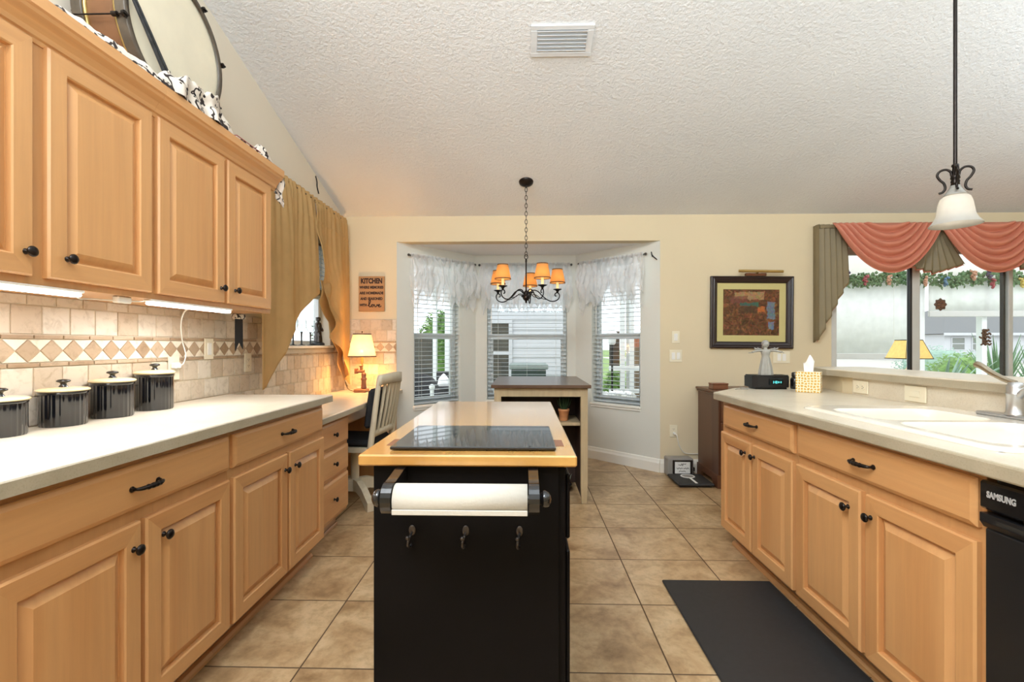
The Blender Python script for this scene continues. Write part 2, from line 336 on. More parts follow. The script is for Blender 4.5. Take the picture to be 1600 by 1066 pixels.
def art_mat():
    # evening street scene in loose dabs: brown ground, red-brown houses, teal awnings, glowing openings, blue door
    m, nt, b = new_mat('street_painting')
    t = nd(nt, 'ShaderNodeTexCoord'); sp = nd(nt, 'ShaderNodeSeparateXYZ')
    nv = nd(nt, 'ShaderNodeTexNoise'); nv.inputs['Scale'].default_value = 16; nv.inputs['Detail'].default_value = 5; nv.inputs['Roughness'].default_value = .75; nt.links.new(t.outputs['Object'], nv.inputs['Vector'])
    sc = nd(nt, 'ShaderNodeVectorMath', operation='SCALE'); sc.inputs['Scale'].default_value = 0.075
    sub = nd(nt, 'ShaderNodeVectorMath', operation='SUBTRACT'); sub.inputs[1].default_value = (0.5, 0.5, 0.5)
    nt.links.new(nv.outputs['Color'], sub.inputs[0]); nt.links.new(sub.outputs[0], sc.inputs[0])
    ad = nd(nt, 'ShaderNodeVectorMath', operation='ADD'); nt.links.new(t.outputs['Object'], ad.inputs[0]); nt.links.new(sc.outputs[0], ad.inputs[1])
    nt.links.new(ad.outputs[0], sp.inputs[0])
    v = t.outputs['Object']
    c = ramp(nt, noise_n(nt, v, 22, 6, 0.7, 1.0), [(0.3, (0.03, 0.012, 0.008)), (0.5, (0.15, 0.045, 0.022)), (0.62, (0.28, 0.10, 0.045)), (0.75, (0.5, 0.25, 0.12))])
    def box(x0, x1, z0, z1, col, c, k=0.85):
        def gt(s, val, op):
            n = nd(nt, 'ShaderNodeMath', operation=op); n.inputs[1].default_value = val; nt.links.new(s, n.inputs[0]); return n.outputs[0]
        a = [gt(sp.outputs['X'], x0, 'GREATER_THAN'), gt(sp.outputs['X'], x1, 'LESS_THAN'), gt(sp.outputs['Z'], z0, 'GREATER_THAN'), gt(sp.outputs['Z'], z1, 'LESS_THAN')]
        x = a[0]
        for y in a[1:]:
            n = nd(nt, 'ShaderNodeMath', operation='MULTIPLY'); nt.links.new(x, n.inputs[0]); nt.links.new(y, n.inputs[1]); x = n.outputs[0]
        n = nd(nt, 'ShaderNodeMath', operation='MULTIPLY'); n.inputs[1].default_value = k; nt.links.new(x, n.inputs[0])
        return mix_rgb(nt, n.outputs[0], c, col)
    c = box(-0.16, 0.12, 0.12, 0.19, (0.55, 0.32, 0.16), c, 0.7)
    c = box(-0.20, -0.03, 0.09, 0.15, (0.20, 0.05, 0.05), c, 0.7)
    c = box(-0.10, 0.07, 0.06, 0.095, (0.03, 0.12, 0.11), c, 0.9)
    c = box(-0.12, 0.06, -0.01, 0.055, (0.035, 0.02, 0.02), c, 0.6)
    c = box(0.06, 0.13, 0.0, 0.055, (0.62, 0.16, 0.04), c, 0.8)
    c = box(0.145, 0.22, -0.06, 0.10, (0.16, 0.23, 0.33), c, 0.85)
    c = box(0.155, 0.215, -0.16, -0.085, (0.20, 0.27, 0.38), c, 0.85)
    vo = nd(nt, 'ShaderNodeTexVoronoi', feature='F1'); vo.inputs['Scale'].default_value = 70; nt.links.new(ad.outputs[0], vo.inputs['Vector'])
    c = mix_rgb(nt, 0.28, c, vo.outputs['Color'], 'OVERLAY')
    nt.links.new(c, b.inputs['Base Color']); b.inputs['Roughness'].default_value = 0.12
    return m
M['art'] = art_mat()

def print_mat(name, base, ink, scale=24, lo=0.46, hi=0.5):
    m, nt, b = new_mat(name)
    v = coords(nt, (1, 1, 1)); f = noise_n(nt, v, scale, 1.5, 0.4, 1.6)
    vo = nd(nt, 'ShaderNodeTexVoronoi', feature='F1'); vo.inputs['Scale'].default_value = scale * 1.4; nt.links.new(v, vo.inputs['Vector'])
    k1 = ramp(nt, vo.outputs['Distance'], [(0.22, ink), (0.27, base)])
    w = nd(nt, 'ShaderNodeTexWave', wave_type='BANDS'); w.inputs['Scale'].default_value = scale * 0.45; w.inputs['Distortion'].default_value = 9; w.inputs['Detail Scale'].default_value = 1.2
    nt.links.new(v, w.inputs['Vector'])
    k2 = ramp(nt, w.outputs['Fac'], [(0.06, ink), (0.11, base)])
    nt.links.new(mix_rgb(nt, 1.0, k1, k2, 'MULTIPLY'), b.inputs['Base Color']); b.inputs['Roughness'].default_value = 0.9
    return m
M['notes'] = print_mat('music_note_print', (0.83, 0.78, 0.72), (0.03, 0.02, 0.02), 26)
def trellis_mat():
    m, nt, b = new_mat('yellow_trellis_print'); v = coords(nt, (1, 1, 1), False)
    vo = nd(nt, 'ShaderNodeTexVoronoi', feature='DISTANCE_TO_EDGE'); vo.inputs['Scale'].default_value = 62; vo.inputs['Randomness'].default_value = .45; nt.links.new(v, vo.inputs['Vector'])
    nt.links.new(ramp(nt, vo.outputs['Distance'], [(0.10, srgb(248, 238, 210)), (0.17, srgb(216, 172, 84))]), b.inputs['Base Color']); b.inputs['Roughness'].default_value = 0.6
    return m
M['tissuebox'] = trellis_mat()

def lawn_mat():
    m, nt, b = new_mat('lawn_ground'); v = coords(nt, (1, 1, 1), False)
    f = noise_n(nt, v, 3, 8, 0.7)
    nt.links.new(ramp(nt, f, [(0.3, (0.14, 0.24, 0.06)), (0.7, (0.30, 0.42, 0.14))]), b.inputs['Base Color']); b.inputs['Roughness'].default_value = 0.9
    return m
M['lawn'] = lawn_mat()

# ------------------------------------------------------------------ mesh helpers
class MB:
    """collects faces, then links them as ONE mesh object; xf maps the coordinates given into the object's own"""
    def __init__(s, xf=None):
        s.v = []; s.f = []; s.sm = []; s.mi = []; s.tint = []; s.xf = xf; s.cur = None; s.m = 0; s.t = 0.5
    def _xf(s, p):
        p = Vector(p)
        if s.cur is not None: p = s.cur @ p
        if s.xf is not None: p = s.xf @ p
        return p
    def add(s, verts, faces, smooth=False):
        n = len(s.v); s.v += [s._xf(p) for p in verts]
        for f in faces:
            s.f.append([n + i for i in f]); s.sm.append(smooth); s.mi.append(s.m); s.tint.append(s.t)
        return s
    def box(s, x0, x1, y0, y1, z0, z1, b=0.0):
        if x0 > x1: x0, x1 = x1, x0
        if y0 > y1: y0, y1 = y1, y0
        if z0 > z1: z0, z1 = z1, z0
        b = min(b, (x1 - x0) * .49, (y1 - y0) * .49, (z1 - z0) * .49)
        if b <= 0:
            v = [(x0, y0, z0), (x1, y0, z0), (x1, y1, z0), (x0, y1, z0), (x0, y0, z1), (x1, y0, z1), (x1, y1, z1), (x0, y1, z1)]
            return s.add(v, [(3, 2, 1, 0), (4, 5, 6, 7), (0, 1, 5, 4), (1, 2, 6, 5), (2, 3, 7, 6), (3, 0, 4, 7)])
        v = []; idx = {}
        X = (x0, x1); Y = (y0, y1); Z = (z0, z1); sg = (1, -1)
        for i in (0, 1):
            for j in (0, 1):
                for k in (0, 1):
                    for a in 'xyz':
                        idx[i, j, k, a] = len(v)
                        v.append((X[i] + (0 if a == 'x' else b * sg[i]), Y[j] + (0 if a == 'y' else b * sg[j]), Z[k] + (0 if a == 'z' else b * sg[k])))
        f = []
        def q(*ks, flip=False):
            r = [idx[k] for k in ks]; f.append(r[::-1] if flip else r)
        for i in (0, 1): q((i, 0, 0, 'x'), (i, 1, 0, 'x'), (i, 1, 1, 'x'), (i, 0, 1, 'x'), flip=(i == 0))
        for j in (0, 1): q((0, j, 0, 'y'), (1, j, 0, 'y'), (1, j, 1, 'y'), (0, j, 1, 'y'), flip=(j == 1))
        for k in (0, 1): q((0, 0, k, 'z'), (1, 0, k, 'z'), (1, 1, k, 'z'), (0, 1, k, 'z'), flip=(k == 0))
        for j in (0, 1):
            for k in (0, 1): q((0, j, k, 'y'), (1, j, k, 'y'), (1, j, k, 'z'), (0, j, k, 'z'), flip=(j != k))
        for i in (0, 1):
            for k in (0, 1): q((i, 0, k, 'x'), (i, 1, k, 'x'), (i, 1, k, 'z'), (i, 0, k, 'z'), flip=(i == k))
        for i in (0, 1):
            for j in (0, 1): q((i, j, 0, 'x'), (i, j, 1, 'x'), (i, j, 1, 'y'), (i, j, 0, 'y'), flip=(i != j))
        for i in (0, 1):
            for j in (0, 1):
                for k in (0, 1): q((i, j, k, 'x'), (i, j, k, 'y'), (i, j, k, 'z'), flip=((i + j + k) % 2 == 0))
        return s.add(v, f)
    def prism(s, poly, a, b, axis='z'):
        def m(p, t): return {'z': (p[0], p[1], t), 'x': (t, p[0], p[1]), 'y': (p[0], t, p[1])}[axis]
        n = len(poly); v = [m(p, a) for p in poly] + [m(p, b) for p in poly]
        return s.add(v, [list(range(n))[::-1], list(range(n, 2 * n))] + [(i, (i + 1) % n, n + (i + 1) % n, n + i) for i in range(n)])
    def lathe(s, prof, c=(0, 0, 0), axis='z', seg=24, smooth=True, rad=None):
        v = []; n = len(prof)
        for i in range(seg):
            a = 2 * PI * i / seg
            for r, z in prof:
                if rad: r = r * rad(a)
                x, y = r * math.cos(a), r * math.sin(a)
                p = {'z': (x, y, z), 'y': (x, z, y), 'x': (z, x, y), '-y': (x, -z, y), '-x': (-z, x, y)}[axis]
                v.append((c[0] + p[0], c[1] + p[1], c[2] + p[2]))
        f = []
        for i in range(seg):
            j = (i + 1) % seg
            for k in range(n - 1): f.append((i * n + k, j * n + k, j * n + k + 1, i * n + k + 1))
        s.add(v, f, smooth)
        (ra, za), (rb, zb) = prof[0], prof[-1]
        if ra > 1e-6 and rb > 1e-6 and math.hypot(ra - rb, za - zb) < .045: return s        # a closed ring
        if prof[0][0] > 1e-6: s.add([v[i * n] for i in range(seg)], [list(range(seg))[::-1]])
        if prof[-1][0] > 1e-6: s.add([v[i * n + n - 1] for i in range(seg)], [list(range(seg))])
        return s
    def cyl(s, r, p0, p1, seg=16, r2=None):
        return s.tube([p0, p1], [r, r2 if r2 is not None else r], seg)
    def tube(s, pts, r, seg=8, closed=False, flat=1.0):
        pts = [Vector(p) for p in pts]; n = len(pts)
        rs = r if isinstance(r, (list, tuple)) else [r] * n
        T = []
        for i in range(n):
            a = pts[(i - 1) % n] if (closed or i > 0) else pts[0]; b = pts[(i + 1) % n] if (closed or i < n - 1) else pts[-1]
            t = (b - a); T.append(t.normalized() if t.length > 1e-9 else Vector((0, 0, 1)))
        up = Vector((0, 0, 1)) if abs(T[0].z) < 0.9 else Vector((1, 0, 0))
        N = (up - T[0] * up.dot(T[0])).normalized(); v = []
        for i in range(n):
            N = (N - T[i] * N.dot(T[i]))
            N = N.normalized() if N.length > 1e-6 else T[i].orthogonal().normalized()
            B = T[i].cross(N)
            for k in range(seg):
                a = 2 * PI * k / seg; v.append(pts[i] + (N * math.cos(a) * flat + B * math.sin(a)) * rs[i])
        f = []
        for i in range(n if closed else n - 1):
            j = (i + 1) % n
            for k in range(seg):
                l = (k + 1) % seg; f.append((i * seg + k, i * seg + l, j * seg + l, j * seg + k))
        s.add(v, f, True)
        if not closed: s.add(v[:seg], [list(range(seg))[::-1]]); s.add(v[-seg:], [list(range(seg))])
        return s
    def sheet(s, fn, nu, nv, smooth=True):
        v = [fn(i / nu, j / nv) for i in range(nu + 1) for j in range(nv + 1)]
        f = [(i * (nv + 1) + j, (i + 1) * (nv + 1) + j, (i + 1) * (nv + 1) + j + 1, i * (nv + 1) + j + 1) for i in range(nu) for j in range(nv)]
        return s.add(v, f, smooth)
    def sphere(s, c, r, seg=12, rings=8, sc=(1, 1, 1)):
        v = [(c[0], c[1], c[2] - r * sc[2])]; 
        for i in range(1, rings):
            t = PI * i / rings - PI / 2
            for k in range(seg):
                a = 2 * PI * k / seg; v.append((c[0] + r * sc[0] * math.cos(t) * math.cos(a), c[1] + r * sc[1] * math.cos(t) * math.sin(a), c[2] + r * sc[2] * math.sin(t)))
        v.append((c[0], c[1], c[2] + r * sc[2])); L = len(v) - 1; f = []
        for k in range(seg):
            l = (k + 1) % seg; f.append((0, 1 + l, 1 + k)); f.append((L, L - seg + k, L - seg + l))
            for i in range(rings - 2): f.append((1 + i * seg + k, 1 + i * seg + l, 1 + (i + 1) * seg + l, 1 + (i + 1) * seg + k))
        return s.add(v, f, True)
    def rings(s, prof, x0, x1, z0, z1):
        """panel front facing -y built from nested rectangles: prof = [(inset, y)]; top and bottom rails take material 1"""
        v = []
        for d, y in prof: v += [(x0 + d, y, z0 + d), (x1 - d, y, z0 + d), (x1 - d, y, z1 - d), (x0 + d, y, z1 - d)]
        keep = s.m
        for k in range(len(prof) - 1):
            for i in range(4):
                j = (i + 1) % 4; a = 4 * k
                s.m = keep if (i in (1, 3) or prof[k][0] > 0.056) else 1
                s.add([v[a + i], v[a + j], v[a + 4 + j], v[a + 4 + i]], [(0, 1, 2, 3)])
        s.m = keep
        s.add(v[-4:], [(0, 1, 2, 3)]); s.add(v[:4], [(3, 2, 1, 0)])
        return s
    def build(s, name, mats, parent=None, solid=0.0):
        me = bpy.data.meshes.new(name); me.from_pydata([tuple(p) for p in s.v], [], s.f)
        me.polygons.foreach_set('use_smooth', s.sm)
        mats = mats if isinstance(mats, (list, tuple)) else [mats]
        for m in mats: me.materials.append(m)
        if len(mats) > 1: me.polygons.foreach_set('material_index', [min(i, len(mats) - 1) for i in s.mi])
        if any(abs(t - 0.5) > 1e-9 for t in s.tint):
            at = me.attributes.new('tint', 'FLOAT', 'FACE'); at.data.foreach_set('value', s.tint)
        me.update(); me.validate()
        o = bpy.data.objects.new(name, me); C.objects.link(o)
        if parent is not None: o.parent = parent
        if solid:
            md = o.modifiers.new('thickness', 'SOLIDIFY'); md.thickness = solid; md.offset = 0
        return o

def tag(o, label=None, cat=None, group=None, kind=None):
    for k, v in (('label', label), ('category', cat), ('group', group), ('kind', kind)):
        if v: o[k] = v
    return o
def thing(name, label, cat, loc=(0, 0, 0), rz=0.0, group=None, kind=None):
    o = bpy.data.objects.new(name, None); C.objects.link(o); o.empty_display_size = 0.05
    o.location = loc; o.rotation_euler = (0, 0, rz)
    return tag(o, label, cat, group, kind)
def mat_of(loc, rz=0.0): return Matrix.Translation(Vector(loc)) @ Matrix.Rotation(rz, 4, 'Z')
def W(root):
    """mesh builder that takes world coordinates for a part of root"""
    return MB(mat_of(root.location, root.rotation_euler.z).inverted())
def kids(o): return [c for c in C.objects if c.parent == o]
def copy_thing(src, loc, rz=None, label=None):
    r = src.copy(); C.objects.link(r); r.location = loc
    if rz is not None: r.rotation_euler = (0, 0, rz)
    if label: r['label'] = label
    for ch in kids(src):
        c = ch.copy(); C.objects.link(c); c.parent = r
        for g in kids(ch):
            d = g.copy(); C.objects.link(d); d.parent = c
    return r
_dg = None
def text(mb, s, size, depth, xf, align='CENTER', shear=0.0, sx=1.0, offset=0.0):
    cu = bpy.data.curves.new('txt', 'FONT'); cu.body = s; cu.size = size; cu.extrude = depth / 2; cu.align_x = align; cu.align_y = 'CENTER'; cu.shear = shear
    cu.offset = offset; cu.resolution_u = 3
    o = bpy.data.objects.new('txt', cu); C.objects.link(o)
    bpy.context.view_layer.update()
    me = bpy.data.meshes.new_from_object(o.evaluated_get(bpy.context.evaluated_depsgraph_get()))
    mb.add([xf @ Vector((v.co.x * sx, v.co.y, v.co.z)) for v in me.vertices], [list(p.vertices) for p in me.polygons])
    bpy.data.objects.remove(o); bpy.data.curves.remove(cu); bpy.data.meshes.remove(me)
def arc(c, r, a0, a1, n, plane='xz'):
    out = []
    for i in range(n + 1):
        a = a0 + (a1 - a0) * i / n; u, w = r * math.cos(a), r * math.sin(a)
        out.append({'xz': (c[0] + u, c[1], c[2] + w), 'xy': (c[0] + u, c[1] + w, c[2]), 'yz': (c[0], c[1] + u, c[2] + w)}[plane])
    return out
def spline(pts, n=8):
    """Catmull-Rom through the points"""
    P = [Vector(p) for p in pts]; P = [P[0] * 2 - P[1]] + P + [P[-1] * 2 - P[-2]]; out = []
    for i in range(1, len(P) - 2):
        a, b, c, d = P[i - 1:i + 3]
        for k in range(n):
            t = k / n; out.append(0.5 * ((2 * b) + (c - a) * t + (2 * a - 5 * b + 4 * c - d) * t * t + (3 * b - a - 3 * c + d) * t ** 3))
    out.append(P[-2]); return out
def interp(x, pts):
    if x <= pts[0][0]: return pts[0][1]
    for (a, b), (c, d) in zip(pts, pts[1:]):
        if x <= c: return b + (d - b) * (x - a) / (c - a)
    return pts[-1][1]

# ------------------------------------------------------------------ the setting
XL, YB = -1.726, 4.43                       # left wall face, back wall face
YR = -0.6                                   # ridge of the vault
ceil_z = lambda y: 2.425 + 0.324 * (YB - max(y, 2 * YR - y))
Y0, XR = -3.4, 6.6                          # how far the floor and the left wall run behind the camera, and to the side
PA, PB, PC, PD = (-1.21, 4.43), (-0.526, 5.12), (0.568, 5.12), (1.285, 4.43)     # corners of the bay
HB = 2.183                                  # bay ceiling
def struct(name, mb, m, label, cat):
    return tag(mb.build(name, m), label, cat, kind='structure')

struct('floor', MB().prism([(XL - .12, Y0), (XR, Y0), (XR, YB + .12), (PD[0] + .1, YB + .12), (PC[0] + .06, PC[1] + .14), (PB[0] - .06, PB[1] + .14), (PA[0] - .1, YB + .12), (XL - .12, YB + .12)], -0.06, 0),
       M['floor'], 'large square beige stone-look floor tiles with brown grout', 'floor')
m = MB()
WY0, WY1, WZ0, WZ1 = 3.08, 4.13, 1.195, 2.12       # window in the left wall
def lw(poly): m.prism(poly, XL - .14, XL, 'x')
lw([(Y0, 0), (WY0, 0), (WY0, ceil_z(WY0) + .05), (YR, ceil_z(YR) + .05), (Y0, ceil_z(Y0) + .05)])
lw([(WY1, 0), (YB + .12, 0), (YB + .12, ceil_z(YB + .12) + .05), (WY1, ceil_z(WY1) + .05)])
lw([(WY0, 0), (WY1, 0), (WY1, WZ0), (WY0, WZ0)])
lw([(WY0, WZ1), (WY1, WZ1), (WY1, ceil_z(WY1) + .05), (WY0, ceil_z(WY0) + .05)])
struct('wall_left', m, M['wall_cream'], 'cream side wall rising under the sloped ceiling behind the cabinets', 'wall')
m = MB()
DX0, DX1, DZ = 2.871, 6.1, 2.16
zt = ceil_z(YB) + .03
m.box(XL, PA[0], YB, YB + .12, 0, zt); m.box(PA[0], PD[0], YB, YB + .12, HB, zt); m.box(PD[0], DX0, YB, YB + .12, 0, zt)
m.box(DX0, DX1, YB, YB + .12, DZ, zt); m.box(DX1, XR, YB, YB + .12, 0, zt)
struct('wall_back', m, M['wall'], 'tan end wall with the bay opening and the sliding door', 'wall')
m = MB(); m.box(XL - .14, XR, Y0 - .12, Y0, -.06, ceil_z(Y0) + .05); struct('wall_rear', m, M['wall'], 'tan wall behind the camera', 'wall')
m = MB(); m.prism([(Y0, -.06), (YB, -.06), (YB, ceil_z(YB)), (YR, ceil_z(YR)), (Y0, ceil_z(Y0))], XR, XR + .12, 'x'); struct('wall_right', m, M['wall'], 'tan wall on the far side of the family room', 'wall')
m = MB(); m.prism([(YB + .13, ceil_z(YB + .13)), (YR, ceil_z(YR)), (Y0, ceil_z(Y0)), (Y0, ceil_z(Y0) + .1), (YR, ceil_z(YR) + .1), (YB + .13, ceil_z(YB + .13) + .1)], XL - .14, XR, 'x')
struct('ceiling', m, M['ceiling'], 'white textured ceiling sloping down to the end wall', 'ceiling')
m = MB(); m.prism([(PA[0] - .1, YB + .119), (PD[0] + .1, YB + .119), (PC[0] + .06, PC[1] + .14), (PB[0] - .06, PB[1] + .14)], HB, HB + .08)
struct('ceiling_bay', m, M['ceiling_bay'], 'flat low ceiling of the window bay', 'ceiling')

WS = dict(z0=0.60, z1=2.06)
def bay_wall(name, A, B, w0, w1, label, wname, wlabel, ext0, ext1):
    A = Vector((*A, 0)); B = Vector((*B, 0)); d = B - A; L = d.length; rz = math.atan2(d.y, d.x)
    m = MB(); m.cur = mat_of(A, rz); T = .14; z0, z1 = WS['z0'], WS['z1']
    m.box(-ext0, w0, 0, T, 0, HB); m.box(w1, L + ext1, 0, T, 0, HB); m.box(w0, w1, 0, T, 0, z0); m.box(w0, w1, 0, T, z1, HB)
    struct(name, m, M['baywall'], label, 'wall')
    # window: local x along the wall, y outward
    r = thing(wname, wlabel, 'window', mat_of(A, rz) @ Vector((w0, 0, 0)), rz, kind='structure')
    w = w1 - w0; zm = 1.29
    f = MB(); 
    for x in (0, w - .035): f.box(x, x + .035, .085, .135, z0, z1, .004)
    f.box(.035, w - .035, .085, .135, z0, z0 + .035, .004); f.box(.035, w - .035, .085, .135, z1 - .035, z1, .004); f.build('window_frame', M['vinyl'], r)
    f = MB()
    f.box(.035, w - .035, .088, .118, zm - .03, zm + .03, .004)
    for x in (.035, w - .035 - .028): f.box(x, x + .028, .088, .114, z0 + .035, zm - .03, .003)
    f.box(.063, w - .063, .088, .114, z0 + .035, z0 + .07, .003); f.build('window_sash', M['vinyl'], r)
    f = MB(); f.box(.036, w - .036, .116, .120, z0 + .036, z1 - .036); f.build('window_pane', M['glass'], r)
    f = MB(); f.box(-.012, w + .012, -.022, .085, z0 - .028, z0 - .0005, .006); f.box(-.006, w + .006, -.012, -.0005, z0 - .05, z0 - .028, .003); f.build('window_sill', M['whitetrim'], r)
    # blind inside the recess
    b = thing('window_blind', wlabel.split(' window')[0] + ' window blind of white slats, lowered and open', 'blind', r.location, rz, 'white slat blinds in the bay windows')
    s = MB(); n = int((z1 - z0 - .10) / .0435); ang = 0.0
    for i in range(n):
        z = z0 + .055 + i * .0435
        s.cur = Matrix.Translation((0, .045, z)) @ Matrix.Rotation(ang, 4, 'X')
        s.box(.006, w - .006, -.0235, .0235, -.0014, .0014)
    s.build('slats', M['blind'], b)
    s = MB(); s.box(.004, w - .004, .018, .072, z1 - .048, z1 - .001, .003); s.build('head_rail', M['blind'], b)
    s = MB(); s.box(.006, w - .006, .02, .07, z0 + .006, z0 + .026, .004); s.build('bottom_rail', M['blind'], b)
    s = MB()
    for x in ([.10, w - .10] if w < .7 else [.12, w / 2, w - .12]):
        for y in (.0195, .0705): s.cyl(.0009, (x, y, z0 + .02), (x, y, z1 - .04), 5)
    s.build('ladder_cord', M['cord_white'], b)
    s = MB(); s.cyl(.004, (.045, .012, z1 - .06), (.05, .010, z1 - .75), 6); s.build('tilt_wand', M['white_plastic'], b)
    return r
wl = math.hypot(PB[0] - PA[0], PB[1] - PA[1])
bay_wall('wall_bay_left', PA, PB, .191, .757, 'greige angled bay wall beside the desk', 'window_1', 'Angled bay window beside the desk', 0, .05)
bay_wall('wall_bay_back', PB, PC, .125, 1.002, 'greige flat wall at the back of the bay', 'window_2', 'Wide middle bay window behind the tall table', .05, .05)
bay_wall('wall_bay_right', PC, PD, .215, .787, 'greige angled bay wall beside the framed picture', 'window_3', 'Angled bay window nearest the framed picture', .05, 0)

# baseboards along the bay and the end wall
def base_run(name, pts, label):
    m = MB()
    for A, B in zip(pts, pts[1:]):
        A = Vector((*A, 0)); B = Vector((*B, 0)); d = B - A
        m.cur = mat_of(A, math.atan2(d.y, d.x))
        m.prism([(0, 0), (-.016, 0), (-.016, .085), (-.010, .10), (-.006, .118), (0, .125)], 0, d.length, 'x')
    m.cur = None
    struct(name, m, M['whitetrim'], label, 'baseboard')
base_run('baseboard_bay', [PA, PB, PC, PD], 'white moulded baseboard around the window bay')
base_run('baseboard_back', [PD, (DX0 - .05, YB)], 'white baseboard on the tan wall behind the chest')

# window in the left wall (window_4): frame, panes, sill; blind raised half way
r = thing('window_4', 'kitchen side window half hidden by burlap curtains', 'window', (XL, WY0, 0), PI / 2, kind='structure')
w = WY1 - WY0
f = MB()
for x in (0, w - .04): f.box(x, x + .04, .085, .135, WZ0, WZ1, .004)
f.box(.04, w - .04, .085, .135, WZ0, WZ0 + .04, .004); f.box(.04, w - .04, .085, .135, WZ1 - .04, WZ1, .004); f.build('window_frame', M['vinyl'], r)
f = MB(); f.box(.04, w - .04, .09, .12, 1.60, 1.655, .004); f.box(.46, .51, .09, .125, WZ0 + .04, 1.60, .004); f.box(.46, .51, .09, .125, 1.655, WZ1 - .04, .004); f.build('window_sash', M['vinyl'], r)
f = MB(); f.box(.041, w - .041, .121, .125, WZ0 + .041, WZ1 - .041); f.build('window_pane', M['glass'], r)
f = MB(); f.box(-.01, w + .01, -.03, .085, WZ0 - .022, WZ0 - .0005, .004); f.build('window_sill', M['whitetrim'], r)
b = thing('window_blind', 'half-raised white slat blind behind the burlap curtains', 'blind', (XL, WY0, 0), PI / 2)
s = MB()
for i in range(11):
    s.cur = Matrix.Translation((0, .045, 1.70 + i * .036)) @ Matrix.Rotation(math.radians(28), 4, 'X'); s.box(.006, w - .006, -.0235, .0235, -.0014, .0014)
s.build('slats', M['blind'], b)
s = MB(); s.box(.004, w - .004, .018, .072, WZ1 - .048, WZ1 - .001, .003); s.build('head_rail', M['blind'], b)
s = MB(); s.box(.006, w - .006, .02, .07, 1.62, 1.675, .004); s.build('bottom_rail', M['sage'], b)['label'] = 'olive bottom bundle of the blind'

# sliding glass door
r = thing('door_1', 'grey-framed sliding glass door under the coral swag', 'sliding door', (DX0, YB, 0), kind='structure')
f = MB(); f.box(0, .05, 0, .12, 0, DZ, .003); f.box(DX1 - DX0 - .05, DX1 - DX0, 0, .12, 0, DZ, .003); f.box(.05, DX1 - DX0 - .05, 0, .12, DZ - .05, DZ, .003); f.box(.05, DX1 - DX0 - .05, 0, .12, 0, .03, .003)
f.build('door_frame', M['alu'], r)
xs = [(.05, .80, .07), (.765, 1.68, .035), (1.65, 2.45, .07), (2.41, DX1 - DX0 - .05, .035)]
for i, (a, bb, y) in enumerate(xs):
    f = MB(); st = .075
    f.box(a, a + (st if i else .03), y, y + .035, .031, DZ - .051, .003); f.box(bb - (st if i == 9 else .03), bb, y, y + .035, .031, DZ - .051, .003)
    f.box(a + .03, bb - .03, y, y + .035, .031, .10, .003); f.box(a + .03, bb - .03, y, y + .035, DZ - .11, DZ - .051, .003)
    p = f.build('door_panel', M['alu'], r)
    f = MB(); f.box(a + .031, bb - .031, y + .014, y + .020, .10, DZ - .11); f.build('pane', M['glass'], p)
    if i >= 1:
        f = MB(); f.box(a - .022, a - .0005, y - .004, y + .03, .031, DZ - .051, .002); f.build('seal', M['black_plastic'], p)

